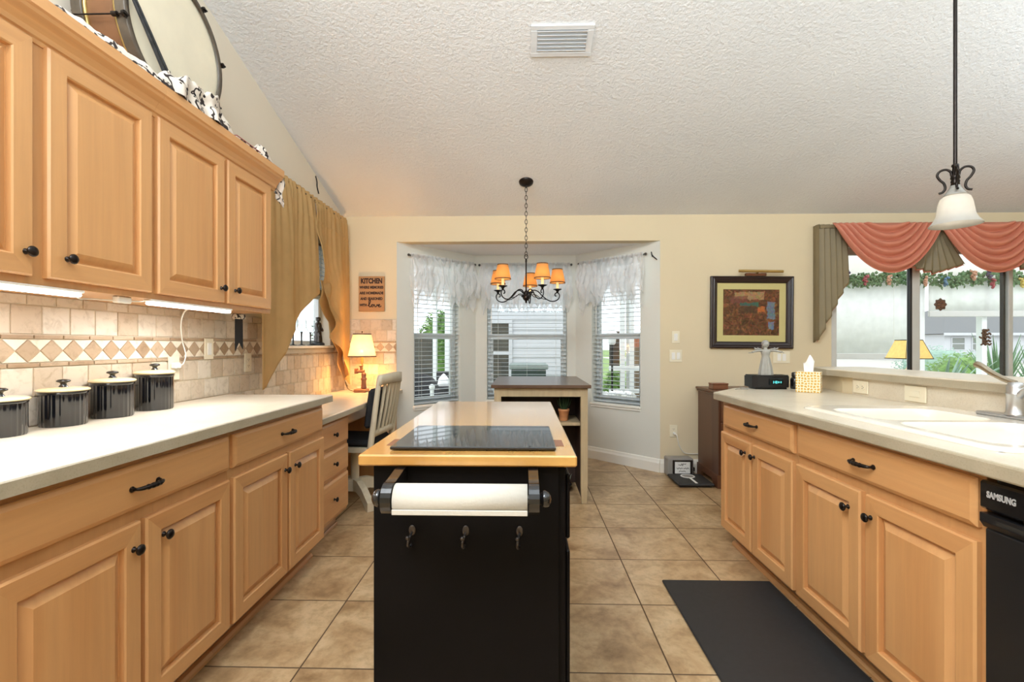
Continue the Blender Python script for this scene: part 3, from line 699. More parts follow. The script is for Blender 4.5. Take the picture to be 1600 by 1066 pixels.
# ------------------------------------------------------------------ tile backsplashes
def splash(name, u0, u1, z0, z1, to_world, label, holes=(), zb=1.121):
    """travertine courses with the diamond band; (u along the wall, z, depth) -> world"""
    rng = random.Random(len(name) * 31 + int(u0 * 100)); m = MB()
    class T:
        pass
    def quad_tile(poly, depth, mi):
        # clip to the field and skip the holes
        us = [p[0] for p in poly]; zs = [p[1] for p in poly]
        for (h0, h1, k0, k1) in holes:
            if max(us) > h0 + .002 and min(us) < h1 - .002 and max(zs) > k0 + .002 and min(zs) < k1 - .002: 
                if len(poly) == 4 and min(us) < h0 - .012 and mi == 0: poly = [(min(p[0], h0 - .002), p[1]) for p in poly]
                elif len(poly) == 4 and max(us) > h1 + .012 and mi == 0: poly = [(max(p[0], h1 + .002), p[1]) for p in poly]
                else: return
        poly = [(min(max(p[0], u0 + .001), u1 - .001), min(max(p[1], z0 + .001), z1 - .001)) for p in poly]
        us = [p[0] for p in poly]; zs = [p[1] for p in poly]
        if max(us) - min(us) < .006 or max(zs) - min(zs) < .005: return
        cx, cz = sum(us) / len(us), sum(zs) / len(zs); n = len(poly); e = .0016
        ins = []
        for p in poly:
            d = math.hypot(p[0] - cx, p[1] - cz) or 1; ins.append((p[0] + (cx - p[0]) / d * e * 1.4, p[1] + (cz - p[1]) / d * e * 1.4))
        m.m = mi; m.t = rng.random() * .98 + .005
        v = [to_world(a, z, 0.002) for a, z in poly] + [to_world(a, z, depth - .0012) for a, z in poly] + [to_world(a, z, depth) for a, z in ins]
        f = [(i, (i + 1) % n, n + (i + 1) % n, n + i) for i in range(n)] + [(n + i, n + (i + 1) % n, 2 * n + (i + 1) % n, 2 * n + i) for i in range(n)] + [tuple(range(2 * n, 3 * n))]
        m.add(v, f)
    g = .0022
    def course(a, b, off, tw=.1035, mi=0, d=.010):
        u = u0 - off
        while u < u1:
            quad_tile([(u + g, a + g), (u + tw - g, a + g), (u + tw - g, b - g), (u + g, b - g)], d, mi); u += tw
    th = .1035; z = zb; k = 0
    while z > z0: course(z - th, z, (k % 2) * th / 2 + .03); z -= th; k += 1
    course(zb, zb + .0165, .02, .105, 1, .013)
    b0, b1 = zb + .0165, zb + .0985; mid = (b0 + b1) / 2; dw = (b1 - b0); u = u0 - .02
    while u < u1:
        c = u + dw / 2
        quad_tile([(c, b0 + g), (c + dw / 2 - g, mid), (c, b1 - g), (c - dw / 2 + g, mid)], .010, 1)
        quad_tile([(c + g, b0 + g * .6), (c + dw - g, b0 + g * .6), (c + dw / 2, mid - g)], .010, 2)
        quad_tile([(c + dw - g, b1 - g * .6), (c + g, b1 - g * .6), (c + dw / 2, mid + g)], .010, 2)
        u += dw
    course(b1, b1 + .0165, .04, .105, 1, .013)
    z = b1 + .0165; k = 0
    while z < z1: course(z, z + th, .0 + (k % 2) * th / 2); z += th; k += 1
    m.m = 3; m.t = .5
    # grout bed as strips around the holes
    def bed(a, b, c, d):
        if b - a > 1e-4 and d - c > 1e-4: m.add([to_world(a, c, .006), to_world(b, c, .006), to_world(b, d, .006), to_world(a, d, .006)], [(0, 1, 2, 3)])
    if holes:
        h = holes[0]; bed(u0, h[0], z0, z1); bed(h[1], u1, z0, z1); bed(h[0], h[1], z0, min(h[2], z1))
    else: bed(u0, u1, z0, z1)
    o = m.build(name, [M['tile'], M['tile_dark'], M['tile_pale'], M['grout']])
    return tag(o, label, 'tile backsplash', kind='structure')
splash('trim_1', 0.90, YB, 0.70, 1.3745, lambda u, z, d: (XL + d, u, z), 'travertine backsplash with diamond band along the side wall', [(WY0 - .03, WY1 + .03, WZ0 - .03, 2.2)])
splash('trim_2', XL + .012, PA[0] - .002, 0.70, 1.445, lambda u, z, d: (u, YB - d, z), 'amber-lit travertine panel with diamond band behind the desk lamp')

# peninsula knee wall (structure): painted core
m = MB(); m.prism([(1.905, .2), (2.06, .2), (2.06, 3.16), (1.985, 3.16), (1.905, 2.84)], 0, 1.012)
struct('wall_peninsula', m, M['wall'], 'low tan wall carrying the raised bar ledge', 'wall')

# ------------------------------------------------------------------ cabinets
DOOR = [(0, 0), (0, -.014), (.005, -.020), (.054, -.020), (.058, -.017), (.0600, -.004), (.064, -.004), (.090, -.0185)]
SLAB = [(0, 0), (0, -.011), (.004, -.015), (.014, -.020)]
def knob(parent, x, z, y=-.020):
    m = MB(); m.lathe([(.0085, 0), (.0085, .002), (.0045, .006), (.0045, .012), (.012, .016), (.0155, .020), (.0155, .023), (.011, .027), (.004, .029), (0, .0295)], (x, y, z), '-y', 16)
    return m.build('knob', M['bronze'], parent)
def pull(parent, x, z, y=-.020, w=.096):
    m = MB(); h = w / 2
    pts = spline([(x - h, y - .004, z), (x - h * .96, y - .018, z), (x - h * .55, y - .027, z), (x, y - .030, z), (x + h * .55, y - .027, z), (x + h * .96, y - .018, z), (x + h, y - .004, z)], 5)
    n = len(pts); rs = [.0042 + .0036 * max(0, math.cos((i / (n - 1) - .5) * PI * 1.25)) + (.0015 * math.sin(i * 2.4) if n * .3 < i < n * .7 else 0) for i in range(n)]
    m.tube(pts, rs, 8)
    for s in (-1, 1): m.lathe([(.008, 0), (.009, .003), (.0055, .007), (.0055, .010)], (x + s * h, y, z), '-y', 12)
    return m.build('handle', M['bronze'], parent)
def door(parent, x0, x1, z0, z1, kx=None, kz=None):
    d = MB().rings(DOOR, x0, x1, z0, z1).build('door', [M['maple'], M['maple_h']], parent)
    if kx is not None: knob(d, kx, kz)
    return d
def drawer(parent, x0, x1, z0, z1, kind='pull'):
    d = MB().rings(SLAB, x0, x1, z0, z1).build('drawer', [M['maple_h']], parent)
    if kind == 'pull': pull(d, (x0 + x1) / 2, (z0 + z1) / 2)
    elif kind == 'knob': knob(d, (x0 + x1) / 2, (z0 + z1) / 2)
    return d
def frame_body(parent, Wd, z0, z1, D, lid=True):
    """carcass sides and back, with a face frame 20 mm thick around the openings"""
    m = MB()
    m.box(0, .016, .0201, D, z0, z1); m.box(Wd - .016, Wd, .0201, D, z0, z1); m.box(.016, Wd - .016, D - .012, D, z0, z1)
    m.box(.016, Wd - .016, .0201, D - .012, z0, z0 + .016)
    if lid: m.box(.016, Wd - .016, .0201, D - .012, z1 - .016, z1)
    m.box(0, Wd, 0, .02, z0, z1, .001)
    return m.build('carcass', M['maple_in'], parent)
def base_cab(name, label, loc, rz, Wd, doors, drawers, D=.58, ends=(0, 0)):
    r = thing(name, label, 'cabinet', loc, rz, 'maple base cabinets')
    frame_body(r, Wd, .105, .875, D, D < .6)
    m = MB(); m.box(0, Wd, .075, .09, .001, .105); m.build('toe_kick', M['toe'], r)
    m = MB(); m.prism([(.0745, .001), (.052, .001), (.052, .014), (.060, .024), (.0745, .027)], 0, Wd, 'x'); m.build('shoe_molding', M['maple_h'], r)
    for a in doors: door(r, *a)
    for a in drawers: drawer(r, *a)
    return r
FX = -1.138                          # face frame plane of the base run
U1 = 0.90
base_cab('base_cabinet', 'maple base cabinet below the canisters, its drawer the widest on that side', (FX, U1, 0), PI / 2, .865,
         [(.05, 1.343 - U1, .118, .685, 1.313 - U1, .612), (1.361 - U1, 1.757 - U1, .118, .685, 1.425 - U1, .612)], [(.05, 1.757 - U1, .722, .852)])
U2 = 1.7655
base_cab('base_cabinet', 'maple base cabinet next to the lower desk drawers', (FX, U2, 0), PI / 2, .845,
         [(1.783 - U2, 2.192 - U2, .118, .685, 2.165 - U2, .612), (2.212 - U2, 2.596 - U2, .118, .685, 2.262 - U2, .612)], [(1.783 - U2, 2.585 - U2, .722, .852)])
RX = 1.20
R1 = 2.838
base_cab('base_cabinet', 'maple base cabinet at the free end of the sink peninsula', (RX, R1, 0), -PI / 2, .768,
         [(R1 - 2.826, R1 - 2.466, .118, .685, R1 - 2.520, .625), (R1 - 2.444, R1 - 2.088, .118, .685, R1 - 2.420, .625)], [(R1 - 2.795, R1 - 2.085, .722, .848)], D=.66)
R2 = 2.0695
base_cab('base_cabinet', 'maple sink base cabinet beside the black dishwasher', (RX, R2, 0), -PI / 2, .830,
         [(R2 - 2.058, R2 - 1.672, .118, .685, R2 - 1.728, .612), (R2 - 1.645, R2 - 1.252, .118, .685, R2 - 1.618, .612)], [(R2 - 2.052, R2 - 1.252, .722, .852)], D=.66)

def wall_cab(label, y0, Wd, doors, end):
    r = thing('wall_cabinet', label, 'cabinet', (-1.42, y0, 1.375), PI / 2, 'maple wall cabinets')
    frame_body(r, Wd, 0, .735, .30)
    for a in doors: door(r, *a)
    m = MB(); m.prism([(0.02, .700), (-.004, .700), (-.008, .712), (-.014, .716), (-.018, .730), (-.030, .748), (-.048, .762), (-.052, .772), (-.060, .776), (-.060, .812), (.02, .812)], 0, Wd + (.04 if end else 0), 'x')
    m.build('crown_molding', M['maple_h'], r)
    return r
V1 = .90
wall_cab('maple wall cabinet above the canisters', V1, .8475, [(.03, 1.303 - V1, .022, .705, 1.280 - V1, .088), (1.345 - V1, 1.732 - V1, .022, .705, 1.400 - V1, .088)], False)
V2 = 1.748
wall_cab('maple wall cabinet ending beside the burlap curtain', V2, .837, [(1.762 - V2, 2.160 - V2, .022, .705, 2.130 - V2, .088), (2.184 - V2, 2.562 - V2, .022, .705, 2.236 - V2, .088)], True)

# ------------------------------------------------------------------ worktops
def counter_slab(name, label, poly, z0, z1, cat='countertop'):
    m = MB(); n = len(poly); e = .006
    # rounded top edge: three rings
    cx = sum(p[0] for p in poly) / n; cy = sum(p[1] for p in poly) / n
    def inset(d):
        out = []
        for i in range(n):
            a = Vector(poly[i - 1]); b = Vector(poly[i]); c = Vector(poly[(i + 1) % n])
            d1 = (b - a).normalized(); d2 = (c - b).normalized(); n1 = Vector((-d1.y, d1.x)); n2 = Vector((-d2.y, d2.x))
            k = n1 + n2; k = k / max(k.dot(n1), .2); out.append(b + k * d)
        return out
    lv = [(0, z0), (0, z1 - e), (e * .3, z1 - e * .3), (e, z1)]; v = []
    for d, z in lv: v += [(p.x, p.y, z) for p in inset(d)]
    f = [tuple(range(n))[::-1]]
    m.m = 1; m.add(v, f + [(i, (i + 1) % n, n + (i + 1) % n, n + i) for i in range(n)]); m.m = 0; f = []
    for k in (1, 2): f += [(k * n + i, k * n + (i + 1) % n, (k + 1) * n + (i + 1) % n, (k + 1) * n + i) for i in range(n)]
    f.append(tuple(range(3 * n, 4 * n)))
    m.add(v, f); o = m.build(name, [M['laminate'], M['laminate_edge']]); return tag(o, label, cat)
counter_slab('countertop', 'long pale laminate countertop carrying the black canisters', [(-1.712, .90), (-1.09, .90), (-1.09, 2.645), (-1.712, 2.645)], .876, .915)
counter_slab('desk_worktop', 'lower pale laminate desk top carrying the lit lamp', [(-1.712, 2.647), (-1.15, 2.647), (-1.15, 4.418), (-1.712, 4.418)], .741, .777, 'desk top')

# desk pedestals
def pedestal(label, y0, Wd, rows):
    r = thing('pedestal_cabinet', label, 'drawer cabinet', (-1.222, y0, 0), PI / 2, 'maple desk drawer units')
    frame_body(r, Wd, .075, .740, .478)
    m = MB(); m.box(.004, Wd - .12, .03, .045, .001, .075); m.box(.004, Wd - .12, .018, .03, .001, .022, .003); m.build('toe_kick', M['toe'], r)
    for z0, z1 in rows: drawer(r, .03 if y0 < 3 else .02, Wd - .018, z0, z1, 'knob')
    return r
pedestal('three-drawer maple desk unit next to the base cabinets', 2.66, .545, [(.55, .708), (.36, .525), (.098, .338)])
pedestal('maple desk drawer unit in the corner by the bay wall', 3.93, .487, [(.55, .708), (.36, .525), (.098, .338)])
r = thing('pencil_drawer', 'shallow maple pencil drawer under the desk top behind the chair', 'drawer', (-1.27, 3.206, 0), PI / 2)
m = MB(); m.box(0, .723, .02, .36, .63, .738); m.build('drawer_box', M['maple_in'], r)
MB().rings(SLAB, .03, .69, .632, .732).build('drawer_front', [M['maple_h']], r)

# ------------------------------------------------------------------ sink peninsula
SK = dict(y0=1.26, y1=2.165, x0=1.255, x1=1.862)
cp = [(1.15, .30), (1.905 - .001, .30), (1.904, 2.83), (1.975, 3.15), (1.50, 3.17), (1.405, 3.14), (1.15, 2.855)]
# worktop with a hole for the sink: slab pieces around it in one mesh
m = MB()
def strip(poly): m.prism(poly, .876, .914)
hx0, hx1, hy0, hy1 = SK['x0'] + .012, SK['x1'] - .012, SK['y0'] + .012, SK['y1'] - .012
strip([(1.154, .30), (hx0, .30), (hx0, hy1), (1.154, hy1)]); strip([(hx1, .30), (1.904, .30), (1.904, hy1), (hx1, hy1)]); strip([(hx0, .30), (hx1, .30), (hx1, hy0), (hx0, hy0)])
strip([(1.154, hy1), (1.904, hy1), (1.904, 2.83), (1.975, 3.15), (1.50, 3.17), (1.405, 3.14), (1.154, 2.855)])
# rounded nosing along the front and the clipped corner
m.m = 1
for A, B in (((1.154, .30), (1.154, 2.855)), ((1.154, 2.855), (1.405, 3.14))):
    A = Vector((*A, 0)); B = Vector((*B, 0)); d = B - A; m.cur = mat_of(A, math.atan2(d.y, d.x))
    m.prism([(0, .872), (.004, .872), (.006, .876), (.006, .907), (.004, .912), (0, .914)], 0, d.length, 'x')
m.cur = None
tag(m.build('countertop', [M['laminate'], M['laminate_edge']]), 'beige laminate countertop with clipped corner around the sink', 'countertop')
m = MB(); m.box(1.892, 1.904, .30, 2.735, .9145, 1.012); tag(m.build('splash_panel', M['laminate']), 'low laminate splash panel behind the sink below the bar ledge', 'splash panel')
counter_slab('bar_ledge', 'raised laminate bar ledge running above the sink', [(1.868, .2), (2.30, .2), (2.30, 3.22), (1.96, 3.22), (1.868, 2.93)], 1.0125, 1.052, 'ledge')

# sink: rim, two bowls
r = thing('kitchen_sink', 'bone-coloured double-bowl sink set into the peninsula', 'sink', (SK['x0'], SK['y0'], .914))
def rrect(x0, x1, y0, y1, rad, n=6):
    out = []
    for cx, cy, a in ((x1 - rad, y0 + rad, -PI / 2), (x1 - rad, y1 - rad, 0), (x0 + rad, y1 - rad, PI / 2), (x0 + rad, y0 + rad, PI)):
        out += [(cx + rad * math.cos(a + PI / 2 * i / n), cy + rad * math.sin(a + PI / 2 * i / n)) for i in range(n + 1)]
    return out
Wx, Wy = SK['x1'] - SK['x0'], SK['y1'] - SK['y0']
b1 = (.045, Wx - .13, .045, Wy / 2 - .018); b2 = (.045, Wx - .13, Wy / 2 + .018, Wy - .118)
m = MB()
def loft(levels, smooth=True, cap=False):
    v = []; n = len(levels[0][0])
    for poly, z in levels: v += [(p[0], p[1], z) for p in poly]
    f = [(k * n + i, k * n + (i + 1) % n, (k + 1) * n + (i + 1) % n, (k + 1) * n + i) for k in range(len(levels) - 1) for i in range(n)]
    m.add(v, f, smooth)
    if cap: m.add(v[-n:], [tuple(range(n))])
NN = 6
loft([(rrect(0, Wx, 0, Wy, .06, NN), .0005), (rrect(.001, Wx - .001, .001, Wy - .001, .06, NN), .006), (rrect(.008, Wx - .008, .008, Wy - .008, .055, NN), .011), (rrect(.02, Wx - .02, .02, Wy - .02, .05, NN), .012)])
# deck between the rim and the two bowls as a bridged surface
def bridge(outer, inner, z):
    n = len(outer); v = [(p[0], p[1], z) for p in outer] + [(p[0], p[1], z) for p in inner]
    m.add(v, [(i, (i + 1) % n, n + (i + 1) % n, n + i) for i in range(n)])
hy = Wy / 2
for (a0, a1, c0, c1), (o0, o1) in ((b1, (.02, hy)), (b2, (hy, Wy - .02))):
    rad0 = .05 if True else 0
    out = []
    for cx, cy, a, rr in ((Wx - .02, o0, -PI / 2, .05 if o0 < .03 else 0), (Wx - .02, o1, 0, .05 if o1 > Wy - .03 else 0), (.02, o1, PI / 2, .05 if o1 > Wy - .03 else 0), (.02, o0, PI, .05 if o0 < .03 else 0)):
        sx = -1 if cx > .1 else 1; sy = 1 if cy == o0 else -1
        px, py = cx + sx * rr, cy + sy * rr
        out += [(px + rr * math.cos(a + PI / 2 * i / NN), py + rr * math.sin(a + PI / 2 * i / NN)) for i in range(NN + 1)]
    bridge(out, rrect(a0, a1, c0, c1, .07, NN), .012)
m.build('rim', M['sinkmat'], r)
for a0, a1, c0, c1 in (b1, b2):
    m = MB()
    loft([(rrect(a0, a1, c0, c1, .07, NN), .012), (rrect(a0 + .006, a1 - .006, c0 + .006, c1 - .006, .066, NN), .006), (rrect(a0 + .012, a1 - .012, c0 + .012, c1 - .012, .06, NN), -.02),
          (rrect(a0 + .022, a1 - .022, c0 + .022, c1 - .022, .055, NN), -.15), (rrect(a0 + .05, a1 - .05, c0 + .05, c1 - .05, .05, NN), -.178), (rrect(a0 + .14, a1 - .14, c0 + .13, c1 - .13, .03, NN), -.182)], True, True)
    m.build('bowl', M['sinkmat'], r)
# faucet
fx, fy, fz = 1.822, 1.775, .926
r = thing('faucet', 'brushed steel single-lever faucet with long deck plate', 'faucet', (fx, fy, fz))
m = W(r); m.box(fx - .03, fx + .03, fy - .13, fy + .13, fz, fz + .014, .006); m.build('deck_plate', M['chrome'], r)
m = W(r); m.lathe([(.031, .014), (.031, .020), (.027, .024), (.026, .088), (.028, .090), (.028, .094), (.026, .097), (.026, .118), (.020, .134), (0, .138)], (fx, fy, fz), 'z', 20); m.build('body', M['chrome'], r)
m = W(r); m.tube(spline([(fx, fy, fz + .07), (fx - .015, fy - .05, fz + .110), (fx - .06, fy - .13, fz + .122), (fx - .09, fy - .195, fz + .10), (fx - .093, fy - .205, fz + .075)], 6), .013, 10); m.build('spout', M['chrome'], r)
m = W(r); pts = spline([(fx, fy, fz + .132), (fx - .006, fy + .03, fz + .142), (fx - .012, fy + .075, fz + .165), (fx - .018, fy + .115, fz + .192), (fx - .02, fy + .135, fz + .196)], 6)
n = len(pts); m.tube(pts, [.010 + .004 * (i / n) ** 2 if i < n - 2 else .009 for i in range(n)], 10); m.build('lever', M['bronze_handle'], r)

# dishwasher
D1 = 1.233
r = thing('dishwasher', 'black dishwasher at the camera end of the peninsula', 'dishwasher', (1.185, D1, 0), -PI / 2)
m = MB(); m.box(.004, .598, .03, .60, .09, .872); m.build('tub', M['black_plastic'], r)
m = MB(); m.box(0.0, .602, -.014, .03, .782, .855, .006); p = m.build('control_panel', M['black_gloss'], r)
t = MB(); text(t, 'SAMSUNG', .022, .001, Matrix.Translation((.058, -.0146, .822)) @ Matrix.Rotation(PI / 2, 4, 'X'), 'CENTER', 0, .70, .0008); t.build('lettering', M['silver_print'], p)
m = MB(); m.box(.004, .598, -.004, .03, .11, .735, .006)
m.prism([(-.004, .735), (-.014, .750), (-.014, .772), (.03, .772), (.03, .735)], .004, .598, 'x'); m.build('door', M['black_plastic'], r)
m = MB(); m.box(.045, .55, -.0145, -.010, .753, .763); m.build('grip_slot', M['slot'], r)
m = MB(); m.box(.004, .598, .06, .075, .001, .10); m.build('kick_plate', M['black_plastic'], r)
# mat
m = MB(); m.box(.700, 1.24, 1.40, 2.385, .0005, .012, .005); tag(m.build('floor_mat', M['rubber']), 'black rubber anti-fatigue mat in front of the sink cabinet', 'mat')

# ------------------------------------------------------------------ island
r = thing('kitchen_island', 'black kitchen island with a butcher-block top', 'kitchen island', (-.145, 1.72, 0))
m = W(r); m.box(-.392, .11, 1.222, 2.25, .02, .888, .003)
m.build('body', M['black_paint'], r)
m = W(r); m.box(-.392, .092, 1.212, 1.2215, .03, .886, .002); m.build('end_panel', M['black_paint'], r)
for a, bb in ((1.23, 1.72), (1.74, 2.24)):
    m = W(r); m.box(.1105, .122, a, bb, .06, .66, .004); m.build('door', M['black_paint'], r)
    m = W(r); m.box(.1105, .122, a, bb, .69, .86, .004); m.build('drawer', M['black_paint'], r)
for y in (1.30, 1.66): m = W(r); m.cyl(.006, (.122, y, .30), (.122, y, .36), 8); m.build('hinge', M['bronze'], r)
m = W(r); m.box(-.425, .136, 1.188, 2.322, .889, .918, .004); p = m.build('butcher_top', M['butcher'], r)
for x in (-.372, .100): m = W(r); m.box(x - .012, x + .012, 1.30, 1.385, .9181, .9188); m.build('handle_slot', M['redwood'], p)
r = thing('cutting_board', 'dark glass cooktop board lying on the island top', 'glass board', (-.135, 1.40, .9185))
m = W(r); m.box(-.356, .086, 1.235, 1.565, .9205, .929, .002); m.build('glass_plate', M['glossglass'], r)
m = W(r)
for x in (-.33, .06):
    for y in (1.26, 1.54): m.cyl(.008, (x, y, .9186), (x, y, .9206), 10)
m.build('rubber_feet', M['rubber'], r)

# paper towel holder and roll
hx0, hx1, hy, hz = -.300, .010, 1.085, .842
r = thing('towel_holder', 'black wooden paper towel bracket on the island end', 'towel holder', (-.145, 1.211, hz))
m = W(r)
for x0, x1 in ((hx0 - .026, hx0 - .002), (hx1 + .002, hx1 + .026)):
    poly = [(1.2115, .885), (1.17, .885), (1.13, .880)] + [(hy + .036 * math.cos(a), hz + .036 * math.sin(a)) for a in [PI * .42 + PI * 1.16 * i / 12 for i in range(13)]] + [(1.13, .812), (1.17, .845), (1.2115, .850)]
    m.prism(poly, x0, x1, 'x'); m.build('bracket', M['black_gloss'], r); m = W(r)
for x, s in ((hx0 - .026, -1), (hx1 + .026, 1)):
    m = W(r); m.lathe([(.013, 0), (.013, .004), (.019, .007), (.021, .013), (.017, .022), (.009, .027), (0, .0285)], (x, hy, hz), 'x' if s > 0 else '-x', 18); m.build('end_knob', M['black_gloss'], r)
m = W(r); m.cyl(.009, (hx0 - .004, hy, hz), (hx1 + .004, hy, hz), 10); m.build('rod', M['black_gloss'], r)
r = thing('paper_towel_roll', 'white paper towel roll on the black bracket', 'paper towels', ((hx0 + hx1) / 2, hy, hz))
m = W(r); N_ = 40; L0, L1 = hx0, hx1
prof = []
ring = [(hy + .0335 * math.cos(2 * PI * i / N_), hz + .0335 * math.sin(2 * PI * i / N_)) for i in range(N_)]
m.prism([(a, b) for a, b in ring], L0 + .001, L1 - .001, 'x')
for i in range(len(m.sm)): m.sm[i] = i > 1
m.box(L0 + .001, L1 - .001, hy - .0345, hy - .031, hz - .028, hz - .016, .001)
m.build('roll', M['paper'], r)
for i, (x, lb) in enumerate(((-.290, 'pewter coat hook below the roll, nearest the desk'), (-.150, 'pewter coat hook in the middle below the paper roll'), (-.010, 'pewter coat hook below the roll, nearest the sink'))):
    z = .705; y = 1.2115
    r = thing('coat_hook', lb, 'hook', (x, y, z), 0, 'hooks on the island end')
    m = W(r); m.sphere((x, y - .001, z + .012), .009, 14, 8, (1, .28, 1.5)); m.build('plate', M['pewter'], r)
    m = W(r); m.tube(spline([(x, y - .002, z + .006), (x - .003, y - .018, z + .000), (x - .006, y - .026, z - .014), (x - .004, y - .016, z - .026), (x - .001, y - .004, z - .024)], 5), [.0036] * 20 + [.0032], 8)
    m.sphere((x - .006, y - .027, z + .002), .0055, 10, 6); m.tube([(x - .004, y - .018, z), (x - .006, y - .027, z + .002)], .0034, 6); m.build('prong', M['pewter'], r)

# ------------------------------------------------------------------ on the long countertop
def canister(y, R, Hh, label):
    x = XL + .022 + R; z = .9155
    r = thing('canister', label, 'canister', (x, y, z), 0, 'black fluted canisters with cream lids')
    m = MB(); N = 44
    def rad(a):
        k = (a * 26 / (2 * PI)) % 1.0; return 1 - .045 * abs(math.sin(PI * k)) ** .5 if False else 1 - .03 * (0.5 + 0.5 * math.cos(2 * PI * k))
    m.lathe([(R * .93, 0), (R * .97, .006), (R * .97, Hh * .86)], (0, 0, 0), 'z', 156, True, rad)
    m.lathe([(R * .97, Hh * .858), (R * 1.0, Hh * .87), (R * 1.0, Hh * .93), (R * .90, Hh * .93)], (0, 0, 0), 'z', 40)
    m.build('jar', M['ceramic_black'], r)
    m = MB(); m.lathe([(R * .96, Hh * .931), (R * 1.06, Hh * .94), (R * 1.08, Hh * .96), (R * 1.06, Hh * .985), (R * .98, Hh * 1.0), (R * .94, Hh * 1.01), (R * .5, Hh * 1.035), (0, Hh * 1.04)], (0, 0, 0), 'z', 40)
    lid = m.build('lid', M['ceramic_cream'], r)
    m = MB(); k = Hh * 1.035; m.lathe([(.014, k), (.012, k + .004), (.008, k + .010), (.010, k + .015), (.019, k + .019), (.020, k + .023), (.014, k + .027), (0, k + .029)], (0, 0, 0), 'z', 20); m.build('lid_knob', M['black_gloss'], lid)
canister(1.42, .066, .118, 'smallest black fluted canister, cut by the edge of the photo')
canister(1.622, .068, .130, 'second smallest black fluted canister with cream lid')
canister(1.818, .070, .148, 'second largest black fluted canister with cream lid')
canister(2.03, .071, .168, 'largest black fluted canister, nearest the outlets')

# under-cabinet lights and their leads
def under_light(y0, y1, label, pw):
    r = thing('under_cabinet_light', label, 'light bar', (-1.435, (y0 + y1) / 2, 1.374), 0, 'led bars under the wall cabinets')
    m = W(r); m.box(-1.450, -1.415, y0, y1, 1.366, 1.3745, .002); m.build('housing', M['white_plastic'], r)
    m = W(r); m.box(-1.448, -1.417, y0 + .005, y1 - .005, 1.353, 1.3655, .005); m.build('diffuser', M['led'], r)
    area('under_cabinet_glow', (-1.45, (y0 + y1) / 2, 1.344), (0, 0, 0), y1 - y0, pw, (0.96, 0.98, 1.0), .04).rotation_euler = (0, 0, PI / 2)
under_light(.95, 1.475, 'lit led bar under the cabinet above the canisters', 3.0)
under_light(1.745, 2.24, 'lit led bar under the cabinet beside the curtain', 3.0)
r = thing('lead_connector', 'small white cable connector between the two led bars', 'connector', (-1.44, 1.65, 1.374))
m = W(r); m.box(-1.46, -1.435, 1.62, 1.68, 1.350, 1.3745, .004); m.build('block', M['white_plastic'], r)
m = W(r); m.tube(spline([(-1.45, 1.48, 1.365), (-1.46, 1.50, 1.352), (-1.47, 1.55, 1.356), (-1.455, 1.63, 1.358)], 6), .0025, 6)
m.tube(spline([(-1.45, 1.68, 1.36), (-1.44, 1.71, 1.362), (-1.45, 1.746, 1.366)], 5), .0025, 6); m.build('lead', M['cord_white'], r)
r = thing('power_lead', 'white cord looping from the led bar to the wall outlet', 'cord', (-1.6, 2.2, 1.3))
m = W(r); m.tube(spline([(-1.45, 2.02, 1.362), (-1.52, 2.06, 1.350), (-1.62, 2.17, 1.30), (-1.68, 2.26, 1.22), (-1.685, 2.29, 1.15), (-1.685, 2.27, 1.105), (-1.695, 2.245, 1.10)], 8), .003, 6); m.build('cable', M['cord_white'], r)
m = W(r); m.box(-1.711, -1.682, 2.222, 2.262, 1.083, 1.113, .006); m.build('plug', M['white_plastic'], r)

def plate(name, label, loc, rz, w, h, kind, cat, group=None, n=1):
    """wall plate; local -y faces the room"""
    r = thing(name, label, cat, loc, rz, group)
    m = MB(); m.box(-w / 2, w / 2, -.006, 0, -h / 2, h / 2, .0025); m.build('plate', M['switch'], r)
    if kind == 'outlet' or kind == 'outlet_h':
        for s in (-1, 1):
            m = MB(); cx, cz = (0, s * .0195) if kind == 'outlet' else (s * .0195, 0)
            m.cyl(.0165, (cx, -.0058, cz), (cx, -.008, cz), 20); f = m.build('socket', M['switch'], r)
            m = MB()
            for q in (-.006, .006):
                if kind == 'outlet': m.box(cx + q - .001, cx + q + .001, -.0085, -.0075, cz - .003, cz + .005)
                else: m.box(cx - .005, cx + .003, -.0085, -.0075, cz + q - .001, cz + q + .001)
            m.cyl(.0022, (cx, -.0075, cz - .008) if kind == 'outlet' else (cx + .008, -.0075, cz), (cx, -.0085, cz - .008) if kind == 'outlet' else (cx + .008, -.0085, cz), 8)
            m.build('slots', M['slot'], f)
    else:
        for i in range(n):
            cx = (i - (n - 1) / 2) * .046; m = MB()
            if kind == 'rocker_h': m.box(-.034, .034, -.0066, -.0055, -.018, .018, .0005); m.box(-.030, .030, -.0095, -.0062, -.015, .015, .002)
            else: m.box(cx - .0165, cx + .0165, -.0095, -.0055, -.033, .033, .002)
            m.build('rocker', M['white_plastic'] if kind == 'rocker' else M['switch'], r)
    return r
plate('wall_outlet', 'double outlet on the backsplash holding the white plug', (XL + .0115, 2.245, 1.085), PI / 2, .072, .115, 'outlet', 'outlet')
plate('wall_outlet', 'ivory rocker plate set into the diamond band of the backsplash', (XL + .0115, 2.50, 1.178), PI / 2, .072, .115, 'rocker', 'wall plate')
plate('wall_outlet', 'outlet on the backsplash beside the burlap curtain', (XL + .0115, 2.86, 1.09), PI / 2, .072, .115, 'outlet', 'outlet')

# ribbon and bracket hanging below the wall cabinet end
r = thing('ribbon', 'black swallow-tail ribbon hanging under the wall cabinet end', 'ribbon', (-1.60, 2.585, 1.37))
m = W(r); m.prism([(2.555, 1.371), (2.625, 1.371), (2.628, 1.175), (2.592, 1.215), (2.556, 1.165)], -1.603, -1.600, 'x'); m.build('tails', M['black_fabric'], r)
m = W(r); m.box(-1.62, -1.585, 2.545, 2.635, 1.345, 1.3745, .006); m.build('knot', M['notes'], r)

